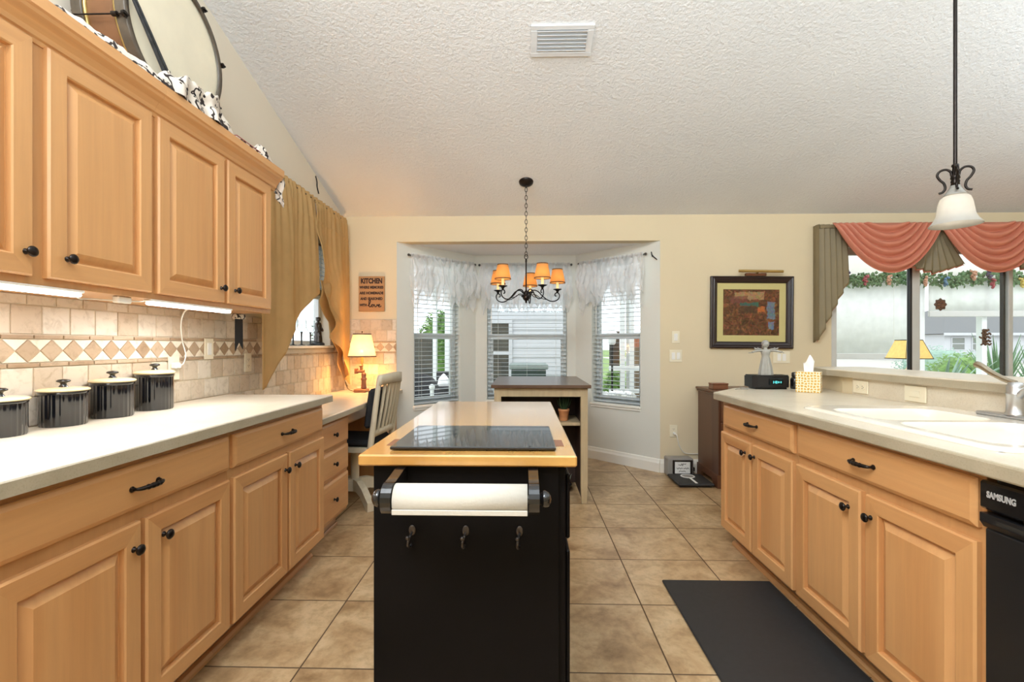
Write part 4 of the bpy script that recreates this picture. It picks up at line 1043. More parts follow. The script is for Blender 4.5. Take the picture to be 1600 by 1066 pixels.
# ------------------------------------------------------------------ above the wall cabinets
DY, DZc, DR = 1.965, 2.492, .282
r = thing('field_drum', 'old rope-tension field drum standing on the wall cabinets', 'drum', (-1.57, DY, DZc - DR))
m = W(r); m.lathe([(DR * .945, -.085), (DR * .945, .075)], (-1.57, DY, DZc), 'x', 56); m.build('shell', M['drumshell'], r)
for i, x in enumerate((-1.655, -1.49)):
    m = W(r); m.lathe([(DR * .945, -.0195), (DR * .997, -.0195), (DR, -.016), (DR, .016), (DR * .997, .0195), (DR * .925, .0195), (DR * .92, .012)], (x, DY, DZc), 'x', 56); m.build('hoop', M['drumhoop'], r)
m = W(r)
for x in (-1.630, -1.514): m.lathe([(DR * .94, -.005), (DR * .982, -.005), (DR * .982, .005), (DR * .94, .005)], (x, DY, DZc), 'x', 56)
m.build('gold_band', M['gold'], r)
m = W(r); m.lathe([(DR * .952, 0), (DR * .6, .001), (0, .0012)], (-1.483, DY, DZc), 'x', 56); m.build('drum_head', M['drumhead'], r)
for k in range(8):
    a = 2 * PI * k / 8 + .25; cy, cz = DY + (DR + .008) * math.cos(a), DZc + (DR + .008) * math.sin(a)
    if cz < DZc - DR + .03: continue
    m = W(r); m.cyl(.003, (-1.66, cy, cz), (-1.475, cy, cz), 8); m.cyl(.009, (-1.515, cy, cz), (-1.495, cy, cz), 10); m.cyl(.012, (-1.474, cy, cz), (-1.465, cy, cz), 10); m.box(-1.464, -1.46, cy - .012, cy + .012, cz - .003, cz + .003); m.build('tension_rod', M['bronze'], r)
r = thing('drumsticks', 'pair of dark drumsticks leaning across the drum skin', 'drumsticks', (-1.46, 1.8, 2.2))
for dy in (0, .034):
    m = W(r); a = Vector((-1.460, 1.695 + dy * .5, 2.515)); b_ = Vector((-1.450, 1.935 + dy, 2.197)); d = b_ - a
    m.tube([a, a + d * .02, a + d * .04, a + d * .1, b_], [.003, .0055, .005, .0055, .007], 8); m.build('stick', M['statue_dark'], r)
def crumple(x0, x1, y0, y1, z0, h, seed, amp=.02):
    def fn(u, v):
        y = y0 + (y1 - y0) * u; w = math.sin(PI * min(1, max(0, v))) ** .6; e = math.sin(PI * u) ** .35 if 0 < u < 1 else 0
        q = noise.noise(Vector((y * 14, v * 3, seed))) ; q2 = noise.noise(Vector((y * 34, v * 7, seed + 5)))
        return (x0 + (x1 - x0) * v + q * amp * .6 * e, y, z0 + max(0, (h + q * amp + q2 * amp * .5)) * w * e)
    return fn
zt = 2.1885
r = thing('music_scarf', 'white scarf printed with black music notes draped in front of the drum', 'scarf', (-1.40, 1.7, zt))
m = W(r); m.sheet(crumple(-1.415, -1.361, 1.33, 1.86, zt, .034, 3, .014), 70, 10); m.build('flat_length', M['notes'], r)
m = W(r); m.sheet(crumple(-1.428, -1.362, 1.74, 2.17, zt, .105, 8, .055), 70, 14); m.build('bunched_length', M['notes'], r)
r = thing('red_book', 'thin red-covered songbook lying on the cabinet top', 'book', (-1.40, 2.3, zt))
m = W(r); m.box(-1.48, -1.37, 2.20, 2.40, zt + .0005, zt + .012); m.build('pages', M['notes'], r)
m = W(r); m.box(-1.482, -1.368, 2.198, 2.402, zt + .0125, zt + .015); m.build('cover', M['redcloth'], r)
r = thing('fabric_knot', 'small knot of music-note cloth beside the red book', 'cloth', (-1.40, 2.45, zt))
m = W(r); m.sheet(crumple(-1.45, -1.365, 2.395, 2.53, zt, .070, 21, .04), 34, 12); m.build('bow', M['notes'], r)
r = thing('fabric_strip', 'strip of music-note cloth hanging on the cabinet end', 'cloth', (-1.43, 2.63, 2.15))
m = W(r); m.sheet(lambda u, v: (-1.372 - .05 * u + .008 * math.sin(v * 9), 2.6275 + .006 * math.sin(u * 7 + v * 5) + .008, 2.15 - .17 * v * (1 - .35 * u)), 8, 20); m.build('tail', M['notes'], r, solid=.002)
def wall_note(name, label, pts, rad, dot=None):
    r = thing(name, label, 'wall ornament', pts[len(pts) // 2])
    m = W(r); m.tube(spline(pts, 6), rad, 6)
    for d in dot or []: m.sphere(d, rad * 1.7, 8, 6)
    m.build('figure', M['iron'], r); return r
wall_note('clef_ornament', 'black bass clef on the wall above the drum', [(XL + .004, 1.735, 2.53), (XL + .004, 1.745, 2.548), (XL + .004, 1.775, 2.552), (XL + .004, 1.79, 2.53), (XL + .004, 1.775, 2.50), (XL + .004, 1.74, 2.475)], .0045, [(XL + .004, 1.737, 2.53), (XL + .004, 1.81, 2.54), (XL + .004, 1.81, 2.515)])
wall_note('wall_ornament', 'thin black twig ornament on the wall above the burlap curtain', [(XL + .004, 3.83, 2.60), (XL + .006, 3.85, 2.56), (XL + .004, 3.86, 2.52), (XL + .006, 3.885, 2.47)], .0045)

# ------------------------------------------------------------------ burlap curtains
r = thing('burlap_curtain', 'tan burlap swag curtains gathered on a rod over the side window', 'curtain', (-1.65, 3.5, 2.33))
RODX, RODZ = -1.655, 2.345
m = W(r); m.cyl(.008, (RODX, 2.78, RODZ), (RODX, 4.30, RODZ), 10); m.build('rod', M['bronze'], r)
def curtain(y0, y1, botfn, seed, edge_curl=None):
    def fn(u, v):
        y = y0 + (y1 - y0) * u; zb = botfn(u); top = RODZ + .028
        z = top + (zb - top) * v; d = top - z
        k = noise.noise(Vector((u * 3.1, seed, .3)))
        g = math.exp(-d * 3.2)                        # tight gathers near the rod relax into broad folds
        fine = math.sin(u * (y1 - y0) * 95 + 4 * k + 2 * noise.noise(Vector((u * 9, v * 2, seed)))) * .011 * g
        broad = .5 + .5 * math.sin(u * (y1 - y0) * 17 + seed + 1.5 * k)
        x = RODX + .014 + fine + (1 - g) * (.012 + .045 * broad ** 1.4)
        if d < .055: x = RODX + (.012 if d > .012 else .004) + fine * .8
        if abs(d - .20) < .012: x += .005 * (1 - abs(d - .20) / .012)      # stitched band
        y += .02 * math.sin(v * 7 + u * 9 + seed) * v * (1 - abs(2 * u - 1)) 
        return (x, y, z)
    return fn
m = W(r); m.sheet(curtain(2.80, 3.61, lambda u: interp(u, [(0, .925), (.14, .93), (.28, 1.03), (.40, 1.14), (.47, 1.27), (.70, 1.44), (.90, 1.56), (1, 1.60)]), 1.2), 150, 70); m.build('long_panel', M['burlap'], r, solid=.0025)
EDGE = [(2.40, 3.60), (1.90, 3.60), (1.74, 3.74), (1.55, 3.70), (1.395, 3.93), (1.26, 3.86), (1.13, 4.12), (.98, 4.13), (.85, 4.20)]   # (height, near edge): the cascade folds back and forth
EZ = [(-z, y) for z, y in EDGE]
def right_fn(u, v):
    top = RODZ + .028; z = top + (.83 + .10 * (1 - u) - top) * v; d = top - z
    ya = (interp(-z - .05, EZ) + interp(-z, EZ) + interp(-z + .05, EZ)) / 3; y = ya + (4.33 - ya) * u
    g = math.exp(-d * 3.2); fine = math.sin(u * 62 + 2 * noise.noise(Vector((u * 9, v * 2, 4.4)))) * .011 * g
    broad = .5 + .5 * math.sin((y - 3.6) * 15 + 1.0); wv = .5 + .5 * math.sin((interp(-z, EZ) - 3.6) * 9 + z * 17)
    x = RODX + .014 + fine + (1 - g) * (.012 + .040 * broad ** 1.4) + .05 * wv * max(0, 1 - u * 3.2) * (1 - g)
    if d < .055: x = RODX + (.012 if d > .012 else .004) + fine * .8
    if abs(d - .20) < .012: x += .005 * (1 - abs(d - .20) / .012)
    return (x, y, z)
m = W(r); m.sheet(right_fn, 80, 150); m.build('short_panel', M['burlap'], r, solid=.0025)
# turned-back folds of the cascade lying behind its edge
def fold_back(u, v):
    z = 1.72 - .84 * v; ya = interp(-z, EZ); y = ya - .015 + (.20 - .10 * v) * u
    return (RODX + .020 + .02 * math.sin(v * 14), y, z + .02 * u)
m = W(r); m.sheet(fold_back, 8, 60); m.build('turned_edge', M['burlap'], r, solid=.0025)

# sill items: four goblets and a dark figurine
def goblet(y, label):
    r = thing('wine_glass', label, 'wine glass', (XL - .035, y, WZ0 + .0005), 0, 'wine glasses with black stems on the window sill')
    m = MB(); m.lathe([(.031, 0), (.031, .003), (.010, .007), (.0065, .014), (.0055, .06), (.0065, .095), (.009, .105), (.012, .108), (0, .109)], (0, 0, 0), 'z', 18); m.build('stem', M['black_gloss'], r)
    m = MB(); m.lathe([(.010, .1085), (.024, .120), (.034, .145), (.036, .175), (.033, .205), (.0322, .205), (.035, .175), (.033, .146), (.023, .1215), (.004, .110)], (0, 0, 0), 'z', 22); m.build('bowl', M['wineglass'], r)
for i, (y, lb) in enumerate(((3.36, 'clear wine glass with black stem, half hidden by the long burlap panel'), (3.53, 'clear wine glass with black stem, second along the sill from the curtain'), (3.665, 'clear wine glass with black stem, third along the sill from the curtain'), (3.82, 'clear wine glass with black stem beside the dark figurine'))): goblet(y, lb)
r = thing('figurine', 'dark grey figurine standing on the side window sill', 'figurine', (XL - .04, 3.975, WZ0 + .0005))
m = MB(); m.lathe([(.052, 0), (.054, .008), (.05, .02), (.036, .028), (0, .03)], (0, 0, 0), 'z', 20); m.build('base', M['statue_dark'], r)
m = MB()
m.lathe([(.036, .029), (.034, .06), (.028, .10), (.026, .13), (.031, .165), (.026, .19), (.011, .20), (.012, .207), (0, .21)], (0, 0, 0), 'z', 18)
m.sphere((0, .004, .224), .021, 14, 10); m.sphere((0, 0, .235), .018, 10, 6, (1.2, 1.2, .5))
for s in (-1, 1): m.tube(spline([(0, s * .027, .178), (.012, s * .040, .145), (.030, s * .022, .125), (.034, s * .004, .14)], 4), [.011] * 8 + [.008] * 5, 8)
for k in range(9): m.sphere((.022 * math.cos(k * 1.9), .022 * math.sin(k * 1.9), .05 + .012 * k), .014, 8, 6)
m.build('body', M['pewter'], r)

# ------------------------------------------------------------------ desk corner: lamp, sign, chair
lx, ly, lz = -1.445, 4.15, .7775
r = thing('desk_lamp', 'lit wooden tap-shaped desk lamp with cream shade', 'table lamp', (lx, ly, lz))
m = W(r); m.box(lx - .06, lx + .05, ly - .055, ly + .055, lz, lz + .028, .006); m.build('base', M['lampwood'], r)
m = W(r); m.lathe([(.018, .028), (.026, .036), (.022, .05), (.020, .10), (.026, .112), (.026, .122), (.017, .130), (.021, .15), (.021, .165), (.012, .175), (0, .177)], (lx + .015, ly, lz), 'z', 18); m.build('column', M['redwood'], r)
m = W(r); m.cyl(.015, (lx + .02, ly, lz + .185), (lx - .055, ly, lz + .185), 14); m.cyl(.018, (lx - .052, ly, lz + .165), (lx - .052, ly, lz + .21), 14); m.cyl(.010, (lx - .01, ly, lz + .18), (lx - .01, ly, lz + .235), 12); m.sphere((lx - .01, ly, lz + .235), .016, 12, 8, (1.4, 1.4, .6)); m.build('tap', M['redwood'], r)
m = W(r); m.cyl(.008, (lx, ly, lz + .18), (lx, ly, lz + .35), 10); m.cyl(.013, (lx, ly, lz + .26), (lx, ly, lz + .325), 12); m.build('stem', M['gold'], r)
m = W(r); m.sphere((lx, ly, lz + .345), .020, 14, 10, (1, 1, 1.25)); m.build('bulb', M['frost'], r)
s0, s1 = lz + .315, lz + .522
m = W(r); m.lathe([(.122, s0), (.078, s1), (.0768, s1), (.1208, s0)], (lx, ly, 0), 'z', 40); sh = m.build('lamp_shade', M['dlshade'], r)
m = W(r); m.lathe([(.1235, s0 - .001), (.1225, s0 + .010), (.1195, s0 + .010), (.1205, s0 - .001)], (lx, ly, 0), 'z', 40); m.build('lower_trim', M['dlshade_rim'], sh); m = W(r); m.lathe([(.0805, s1 - .009), (.079, s1 + .001), (.076, s1 + .001), (.0765, s1 - .009)], (lx, ly, 0), 'z', 40); m.build('upper_trim', M['dlshade_rim'], sh)
m = W(r); m.cyl(.0018, (lx, ly, lz + .41), (lx, ly, s1 + .012), 6); m.sphere((lx, ly, s1 + .016), .007, 8, 6)
for a in (0, 2.1, 4.2): m.cyl(.0014, (lx, ly, s1 - .004), (lx + .0765 * math.cos(a), ly + .0765 * math.sin(a), s1 - .004), 5)
m.build('finial', M['bronze'], r)
lamp('desk_lamp_glow', (lx, ly, lz + .385), 15.0, (1.0, 0.52, 0.17), .04)
lamp('desk_lamp_downlight', (lx, ly, lz + .325), 5.0, (1.0, 0.55, 0.20), .03)
r = thing('lamp_lead', 'dark lamp cord hanging from the curtain edge down to the desk', 'cord', (-1.6, 4.2, .9))
m = W(r); m.tube(spline([(-1.69, 4.33, 1.02), (-1.66, 4.27, .93), (-1.62, 4.22, .85), (-1.58, 4.18, .80), (-1.53, 4.17, .783), (-1.507, 4.16, .783)], 8), .0035, 6); m.build('cable', M['cord_dark'], r)
m = W(r); m.tube([(-1.625, 4.225, .858), (-1.60, 4.20, .825)], .007, 8); m.build('inline_switch', M['cord_dark'], r)

r = thing('kitchen_sign', 'small wooden wall sign reading kitchen where memories are homemade', 'sign', (-1.446, YB - .012, 1.687))
m = W(r); m.box(-1.570, -1.322, YB - .018, YB - .0005, 1.520, 1.853, .002); m.build('board', M['signwood'], r)
def sign_text(s, z, size, sx=1.0, x=-1.446, sh=0, off=.0):
    t = W(r); text(t, s, size, .001, Matrix.Translation((x, YB - .0186, z)) @ Matrix.Rotation(PI / 2, 4, 'X'), 'CENTER', sh, sx, off); return t
t = sign_text('KITCHEN', 1.806, .066, .74, off=.0032)
for a in (('WHERE MEMORIES', 1.746, .034, .80), ('ARE HOMEMADE', 1.692, .034, .88), ('AND SEASONED', 1.638, .034, .84), ('WITH', 1.578, .032, .80, -1.525)):
    q = sign_text(*a, off=.0018); n = len(t.v); t.v += q.v; t.f += [[i + n for i in f] for f in q.f]; t.sm += q.sm; t.mi += q.mi; t.tint += q.tint
# "love" in joined script strokes
lv = [(0, .25), (.25, .55), (.42, 1.15), (.34, 1.42), (.20, 1.25), (.18, .5), (.26, .08), (.42, .04), (.58, .25), (.72, .52), (.60, .42), (.56, .18), (.72, .03), (.90, .2), (.88, .46), (.76, .5), (.92, .40), (1.06, .46), (1.12, .2), (1.24, .03), (1.42, .2), (1.46, .48), (1.58, .40), (1.66, .22), (1.84, .30), (1.90, .48), (1.78, .54), (1.68, .30), (1.78, .04), (1.98, .06), (2.16, .24)]
pts = spline([(-1.482 + .060 * a, YB - .0186, 1.560 + .046 * b) for a, b in lv], 5)
t.tube(pts, .0042, 6); t.build('lettering', M['ink'], r)

cx, cy = -1.285, 3.585
r = thing('desk_chair', 'cream slat-back desk chair with black cushions tucked at the desk', 'chair', (cx, cy, 0), math.radians(84))
# local: -y is the back of the chair seen from the aisle, +y points to the desk
m = MB()
m.prism([(-.20, -.20), (.20, -.20), (.225, .05), (.20, .22), (-.20, .22), (-.225, .05)], .415, .45); m.build('seat', M['cream_paint'], r)
m = MB(); m.box(-.195, .195, -.185, .205, .4505, .50, .02); m.build('seat_cushion', M['black_fabric'], r)
lean = lambda z: -.185 - (z - .40) * .14
for s in (-1, 1):
    m = MB(); pts = [(s * (.192 + .012 * (z - .4)), lean(z), z) for z in (.40, .5, .6, .7, .8, .9, .965)]
    m.tube(pts, [.024, .024, .023, .022, .021, .020, .018], 8, flat=.85); m.build('back_post', M['cream_paint'], r)
m = MB()
m.sheet(lambda u, v: (-.212 + .424 * u, lean(.93) - .035 * math.sin(PI * u) - .006 + (.0) + .0 * v, .905 + .075 * v + .012 * math.sin(PI * u)), 14, 2)
m.build('crest_rail', M['cream_paint'], r, solid=.024)
m = MB(); m.sheet(lambda u, v: (-.192 + .384 * u, lean(.55) - .02 * math.sin(PI * u), .525 + .045 * v + .010 * math.sin(PI * u)), 10, 2); m.build('lower_rail', M['cream_paint'], r, solid=.022)
for k in range(5):
    x = (k - 2) * .064; m = MB()
    m.tube([(x, lean(.56) - .012 * math.cos(x * 6), .56), (x, lean(.74) - .026 * math.cos(x * 6), .74), (x, lean(.92) - .03 * math.cos(x * 6), .92)], .014, 8, flat=.8); m.build('slat', M['cream_paint'], r)
m = MB(); m.box(-.215, .20, -.024, .024, -.145, .145, .020); o = m.build('back_cushion', M['black_fabric'], r)
for v in o.data.vertices:
    z = v.co.z + .735; v.co.y = v.co.y + lean(z) + .046; v.co.z = z
m = MB(); m.cyl(.032, (0, .02, .12), (0, .02, .415), 14); m.lathe([(.06, .40), (.06, .415)], (0, .02, 0), 'z', 16); m.build('pedestal', M['cream_paint'], r)
for k in range(4):
    a = PI / 4 + k * PI / 2; m = MB(); d = Vector((math.cos(a), math.sin(a), 0)); n = Vector((-d.y, d.x, 0)); o = Vector((0, .02, 0))
    top = [(0, .17), (.10, .168), (.20, .135), (.29, .085), (.33, .062)]; bot = [(0, .07), (.08, .085), (.17, .070), (.25, .03), (.29, .001), (.33, .001)]
    prof = top + bot[::-1]; vv = [tuple(o + d * p + n * s * .024 + Vector((0, 0, z))) for s in (-1, 1) for p, z in prof]; N = len(prof)
    m.add(vv, [list(range(N))[::-1], list(range(N, 2 * N))] + [(i, (i + 1) % N, N + (i + 1) % N, N + i) for i in range(N)]); m.build('foot', M['cream_paint'], r)

# ------------------------------------------------------------------ tall table in the bay
r = thing('counter_table', 'counter-height table with grey-brown top and cream legs', 'table', (.13, 4.0, 0))
m = W(r); m.box(-.245, .506, 3.50, 4.48, .874, .899, .003); m.build('table_top', M['greywood'], r)
for x in (-.222, .432):
    for y in (3.53, 4.40):
        m = W(r); w = .052; v = []
        for z, k in ((0.0005, .036), (.12, .050), (.874, .052)):
            cxx, cyy = x + w / 2, y + w / 2; v += [(cxx - k / 2, cyy - k / 2, z), (cxx + k / 2, cyy - k / 2, z), (cxx + k / 2, cyy + k / 2, z), (cxx - k / 2, cyy + k / 2, z)]
        m.add(v, [(3, 2, 1, 0), (8, 9, 10, 11)] + [(4 * q + i, 4 * q + (i + 1) % 4, 4 * q + 4 + (i + 1) % 4, 4 * q + 4 + i) for q in (0, 1) for i in range(4)]); m.build('leg', M['cream_table'], r)
for y in (3.536, 4.424): m = W(r); m.box(-.170, .432, y, y + .02, .808, .8735); m.build('apron', M['cream_table'], r)
m = W(r); m.box(-.2, .461, 3.985, 4.0, .03, .8735); m.build('back_panel', M['darkpanel'], r)
for x in (.440, -.198): m = W(r); m.box(x, x + .015, 3.5825, 4.3995, .03, .8735); m.build('side_panel', M['darkpanel'], r)
m = W(r); m.box(-.182, .4395, 3.60, 3.984, .578, .603, .002); m.build('shelf', M['cream_table'], r)
def spiky(name, label, loc, pot_mat, leaf_mat, n, ph, pr, spread, length, cat='plant'):
    r = thing(name, label, cat, loc); rng = random.Random(n)
    m = MB(); m.lathe([(pr * .72, 0), (pr * .78, .004), (pr * .96, ph * .78), (pr * 1.06, ph * .80), (pr * 1.06, ph), (pr * .93, ph), (pr * .9, ph * .85), (0, ph * .85)], (0, 0, 0), 'z', 20); m.build('pot', pot_mat, r)
    m = MB()
    for k in range(n):
        a = k * 2.4; t = .25 + .75 * (k / n); tip = Vector((math.cos(a) * spread * t, math.sin(a) * spread * t, ph + length * (1.1 - .45 * t) * (.85 + .3 * rng.random())))
        b0 = Vector((math.cos(a) * pr * .25 * t, math.sin(a) * pr * .25 * t, ph * .82)); mid = (b0 + tip) / 2 + Vector((math.cos(a), math.sin(a), .3)) * spread * .12
        m.tube([b0, mid, b0 * .15 + mid * .2 + tip * .65, tip], [.006, .008, .0055, .001], 6, flat=.5)
    m.build('leaves', leaf_mat, r); return r
spiky('potted_succulent', 'spiky succulent in a terracotta pot on the table shelf', (.318, 3.70, .6035), M['terracotta'], M['leafdark'], 22, .092, .042, .07, .13)
spiky('potted_plant', 'pale spiky plant in a dark bowl on the floor under the table', (.335, 3.85, .0005), M['black_gloss'], M['leafpale'], 24, .06, .06, .07, .10)

# ------------------------------------------------------------------ sheer valances in the bay
def valance(label, A, B, x0, x1, seed, ends):
    A = Vector((*A, 0)); B = Vector((*B, 0)); rz = math.atan2((B - A).y, (B - A).x); L = x1 - x0
    r = thing('sheer_valance', label, 'valance', mat_of(A, rz) @ Vector((x0, 0, 2.070)), rz, 'sheer white valances of the bay')
    m = MB(); m.cyl(.007, (-.012, -.035, 0), (L + .012, -.035, 0), 10)
    for x, s in ((-.012, -1), (L + .012, 1)):
        m.sphere((x + s * .008, -.035, 0), .013, 10, 8)
    for x in (.02, L - .02): m.cyl(.005, (x, -.035, 0), (x, -.001, 0), 8)
    m.build('curtain_rod', M['pewter'], r)
    rng = random.Random(seed)
    tails = []; x = 0
    while x < L: w = rng.uniform(.045, .085); tails.append((x, w, rng.uniform(.0, .05))); x += w * .9
    def bottom(s):
        d = .0
        for (tx, tw, tl) in tails:
            q = abs((s - (tx + tw / 2)) / (tw / 2))
            if q < 1: d = max(d, (1 - q) * .055 + tl * (1 - q) ** .5)
        e = min(s, L - s); return -.405 - d - (.085 * max(0, 1 - e / .13) if ends else 0) + (.05 * max(0, 1 - e / .03))
    def layer(k, off, drop, amp):
        def fn(u, v):
            s = L * u; flare = .028 * math.sin(PI * min(1, v * 1.15)) if (u < .04 or u > .96) else 0
            z = .022 + (bottom(s) * drop - .022) * v
            p = noise.noise(Vector((s * 11, v * 1.6, seed + k * 7))) * 3.0
            f1 = math.sin(s * 118 + p * 1.2 + seed) * .007 * math.exp(-v * 4)
            f2 = math.sin(s * 62 + p + k * 2 + v * 2.5) * (.004 + .016 * v)
            f3 = noise.noise(Vector((s * 26, v * 7, seed + k * 3 + 2))) * .022 * v + noise.noise(Vector((s * 50 + v * 20, v * 12, seed + k))) * .010 * v
            y = -.048 - off + f1 + f2 + f3 - .030 * math.sin(PI * v) ** 1.2
            if v < .05: y = -.0475 + f1 * .6
            return (s + flare * (-1 if u < .5 else 1) + .010 * math.sin(v * 9 + s * 40) * v, y, z)
        return fn
    m = MB(); m.sheet(layer(0, .0, 1.0, 1), int(L * 240), 34); m.build('ruffled_panel', M['sheer'], r)
    m = MB(); nf = int(L / .026)
    for i in range(nf):
        # overlapping leaf-shaped ruffles in three loose tiers, each hanging at its own slant
        tier = i % 3; cxx = L * (i + .5) / nf + rng.uniform(-.015, .015); zt = -.005 - .075 * tier - .03 * rng.random(); ln = rng.uniform(.22, .31) if tier < 2 else rng.uniform(.20, .29)
        sw = rng.uniform(-.05, .05); hw = rng.uniform(.030, .052); ph = rng.uniform(0, 6); dp = .010 * tier + .012 * rng.random()
        def fl(u, v):
            wd = hw * (math.sin(PI * (.10 + .88 * v)) ** .75) + .002; a = (u - .5) * 2
            return (min(max(cxx + sw * v + .010 * math.sin(v * 7 + ph) + a * wd, -.03), L + .03), -.072 - dp - .022 * math.sin(PI * v) + .013 * math.cos(a * 3.6 + ph + v * 2) + .008 * noise.noise(Vector((a * 3, v * 8, i))), zt - ln * v + .03 * abs(a) * v)
        m.sheet(fl, 8, 16)
    m.build('flounces', M['sheer'], r)
valance('sheer white ruffled valance over the bay window beside the desk', PA, PB, .13, .915, 3, True)
valance('sheer white ruffled valance over the middle bay window behind the chandelier', PB, PC, .065, 1.025, 12, True)
valance('sheer white ruffled valance over the bay window beside the picture', PC, PD, .09, .845, 23, True)
wall_note('wall_ornament', 'thin black dragonfly-shaped ornament beside the valance rod', [(1.215, 4.475, 2.085), (1.222, 4.470, 2.05), (1.235, 4.462, 2.035), (1.258, 4.440, 2.005)], .005, [(1.225, 4.468, 2.045)])

# ------------------------------------------------------------------ chandelier
hx, hyy = .022, 3.955
zc = ceil_z(hyy); hubz = 1.600
r = thing('chandelier', 'black iron five-arm chandelier with amber parchment shades', 'chandelier', (hx, hyy, hubz))
slope = math.atan(.324)
m = W(r); m.cur = Matrix.Translation((hx, hyy, zc)) @ Matrix.Rotation(-slope, 4, 'X'); m.lathe([(.0, -.032), (.026, -.032), (.045, -.022), (.058, -.012), (.062, .0)], (0, 0, 0), 'z', 28); m.cur = None
m.cyl(.008, (hx, hyy, zc - .032), (hx, hyy, zc - .05), 10); m.build('canopy', M['bronze'], r)
m = W(r); z = zc - .047; k = 0; zbot = 1.955
while z > zbot + .01:
    q = [(hx + (.0105 * math.cos(a) if k % 2 == 0 else 0), hyy + (.0105 * math.cos(a) if k % 2 else 0), z - .019 + .0205 * math.sin(a)) for a in [2 * PI * i / 12 for i in range(12)]]
    m.tube(q, .0026, 6, True); z -= .034; k += 1
zl = z
m.build('chain', M['iron'], r)
m = W(r); m.tube([(hx + .014 * math.cos(a), hyy, 1.945 + .020 * math.sin(a)) for a in [2 * PI * i / 14 for i in range(14)]], .0034, 6, True)
m.lathe([(.0, 1.93), (.008, 1.928), (.0085, 1.905), (.0062, 1.895), (.0062, 1.66), (.014, 1.655), (.020, 1.640), (.015, 1.630), (.022, 1.622), (.030, 1.605), (.030, 1.592), (.020, 1.578), (.008, 1.570), (.010, 1.563), (.004, 1.553), (0, 1.552)][::-1], (hx, hyy, 0), 'z', 18); m.build('hub', M['bronze'], r)
for k in range(5):
    a = math.radians(10 + 72 * k); d = Vector((math.cos(a), math.sin(a), 0)); o = Vector((hx, hyy, 0))
    def at(rr, z): return tuple(o + d * rr + Vector((0, 0, z)))
    m = W(r); pts = spline([at(.02, 1.628), at(.055, 1.662), at(.10, 1.655), at(.145, 1.612), at(.195, 1.578), at(.240, 1.572), at(.278, 1.590), at(.290, 1.622), at(.276, 1.645), at(.255, 1.640), at(.250, 1.622), at(.262, 1.615)], 6)
    m.tube(pts, .0048, 8); m.tube(spline([at(.03, 1.620), at(.08, 1.625), at(.12, 1.600), at(.17, 1.586)], 5), .0030, 6)
    m.sphere(at(.035, 1.612), .010, 8, 6); arm = m.build('arm', M['iron'], r)
    c = at(.272, 0); m = W(r); m.lathe([(.0, 1.640), (.007, 1.641), (.010, 1.655), (.016, 1.664), (.036, 1.672), (.038, 1.676), (.014, 1.677), (.012, 1.681), (0, 1.681)], (c[0], c[1], 0), 'z', 20); m.build('drip_pan', M['iron'], arm)
    m = W(r); m.cyl(.0105, (c[0], c[1], 1.6805), (c[0], c[1], 1.735), 12); m.build('candle_sleeve', M['candle'], arm)
    m = W(r); m.sphere((c[0], c[1], 1.758), .013, 10, 8, (1, 1, 1.6)); m.build('bulb', M['bulb'], arm)
    z0, z1 = 1.728, 1.848
    m = W(r); m.lathe([(.066, z0), (.043, z1), (.0422, z1), (.0652, z0)], (c[0], c[1], 0), 'z', 28); m.build('lamp_shade', M['chshade'], arm)
    m = W(r); m.lathe([(.0675, z0 - .001), (.0660, z0 + .008), (.0640, z0 + .008), (.0645, z0 - .001)], (c[0], c[1], 0), 'z', 28); m.build('lower_trim', M['chshade_rim'], arm); m = W(r); m.lathe([(.0450, z1 - .007), (.0445, z1 + .001), (.0415, z1 + .001), (.042, z1 - .007)], (c[0], c[1], 0), 'z', 28)
    m.build('upper_trim', M['chshade_rim'], arm)
    lamp('chandelier_glow', (c[0], c[1], 1.795), 0.34, (1.0, 0.70, 0.36), .008)

# ------------------------------------------------------------------ pendant above the bar
px_, py_ = 1.955, 2.165; zc = ceil_z(py_); pb = 1.742
r = thing('pendant_light', 'lit pendant with white glass bell and scrolled bronze bracket', 'pendant light', (px_, py_, pb))
m = W(r); m.cur = Matrix.Translation((px_, py_, zc)) @ Matrix.Rotation(-slope, 4, 'X'); m.lathe([(0, -.03), (.03, -.03), (.055, -.015), (.062, 0)], (0, 0, 0), 'z', 24); m.cur = None; m.build('canopy', M['bronze'], r)
m = W(r); m.cyl(.0075, (px_, py_, zc - .022), (px_, py_, pb + .272), 12); m.build('rod', M['bronze'], r)
m = W(r); m.lathe([(.0, .275), (.013, .275), (.014, .268), (.0105, .262), (.0115, .232), (.016, .226), (.018, .212), (.014, .206), (.017, .198), (.015, .190), (.017, .180), (0, .180)][::-1], (px_, py_, pb), 'z', 20); m.build('fitter', M['bronze'], r)
m = W(r); m.lathe([(.0, .1795), (.018, .1795), (.021, .170), (.028, .158), (.038, .142), (.043, .135), (.040, .132), (0, .132)][::-1], (px_, py_, pb), 'z', 24); m.build('shade_cap', M['nickel'], r)
vd = Vector((.66, -.75, 0)).normalized() if False else Vector((.74, -.67, 0))
for k in range(4):
    a = math.radians(-34 + 90 * k); d = Vector((math.cos(a), math.sin(a), 0)); o = Vector((px_, py_, pb))
    m = W(r); m.tube(spline([tuple(o + d * q + Vector((0, 0, z))) for q, z in ((.012, .225), (.016, .245), (.032, .258), (.052, .254), (.061, .236), (.052, .214), (.038, .195), (.034, .172), (.042, .157), (.056, .152))], 6), .0052, 8, flat=1.0); m.build('scroll', M['bronze'], r)
m = W(r); pr = [(.044, .130), (.053, .122), (.060, .100), (.064, .072), (.068, .045), (.078, .022), (.092, .004), (.094, .0), (.090, .001), (.075, .022), (.065, .045), (.061, .072), (.057, .100), (.050, .119), (.030, .127)]
m.lathe(pr[::-1], (px_, py_, pb), 'z', 40); m.build('glass_shade', M['pendglass'], r)
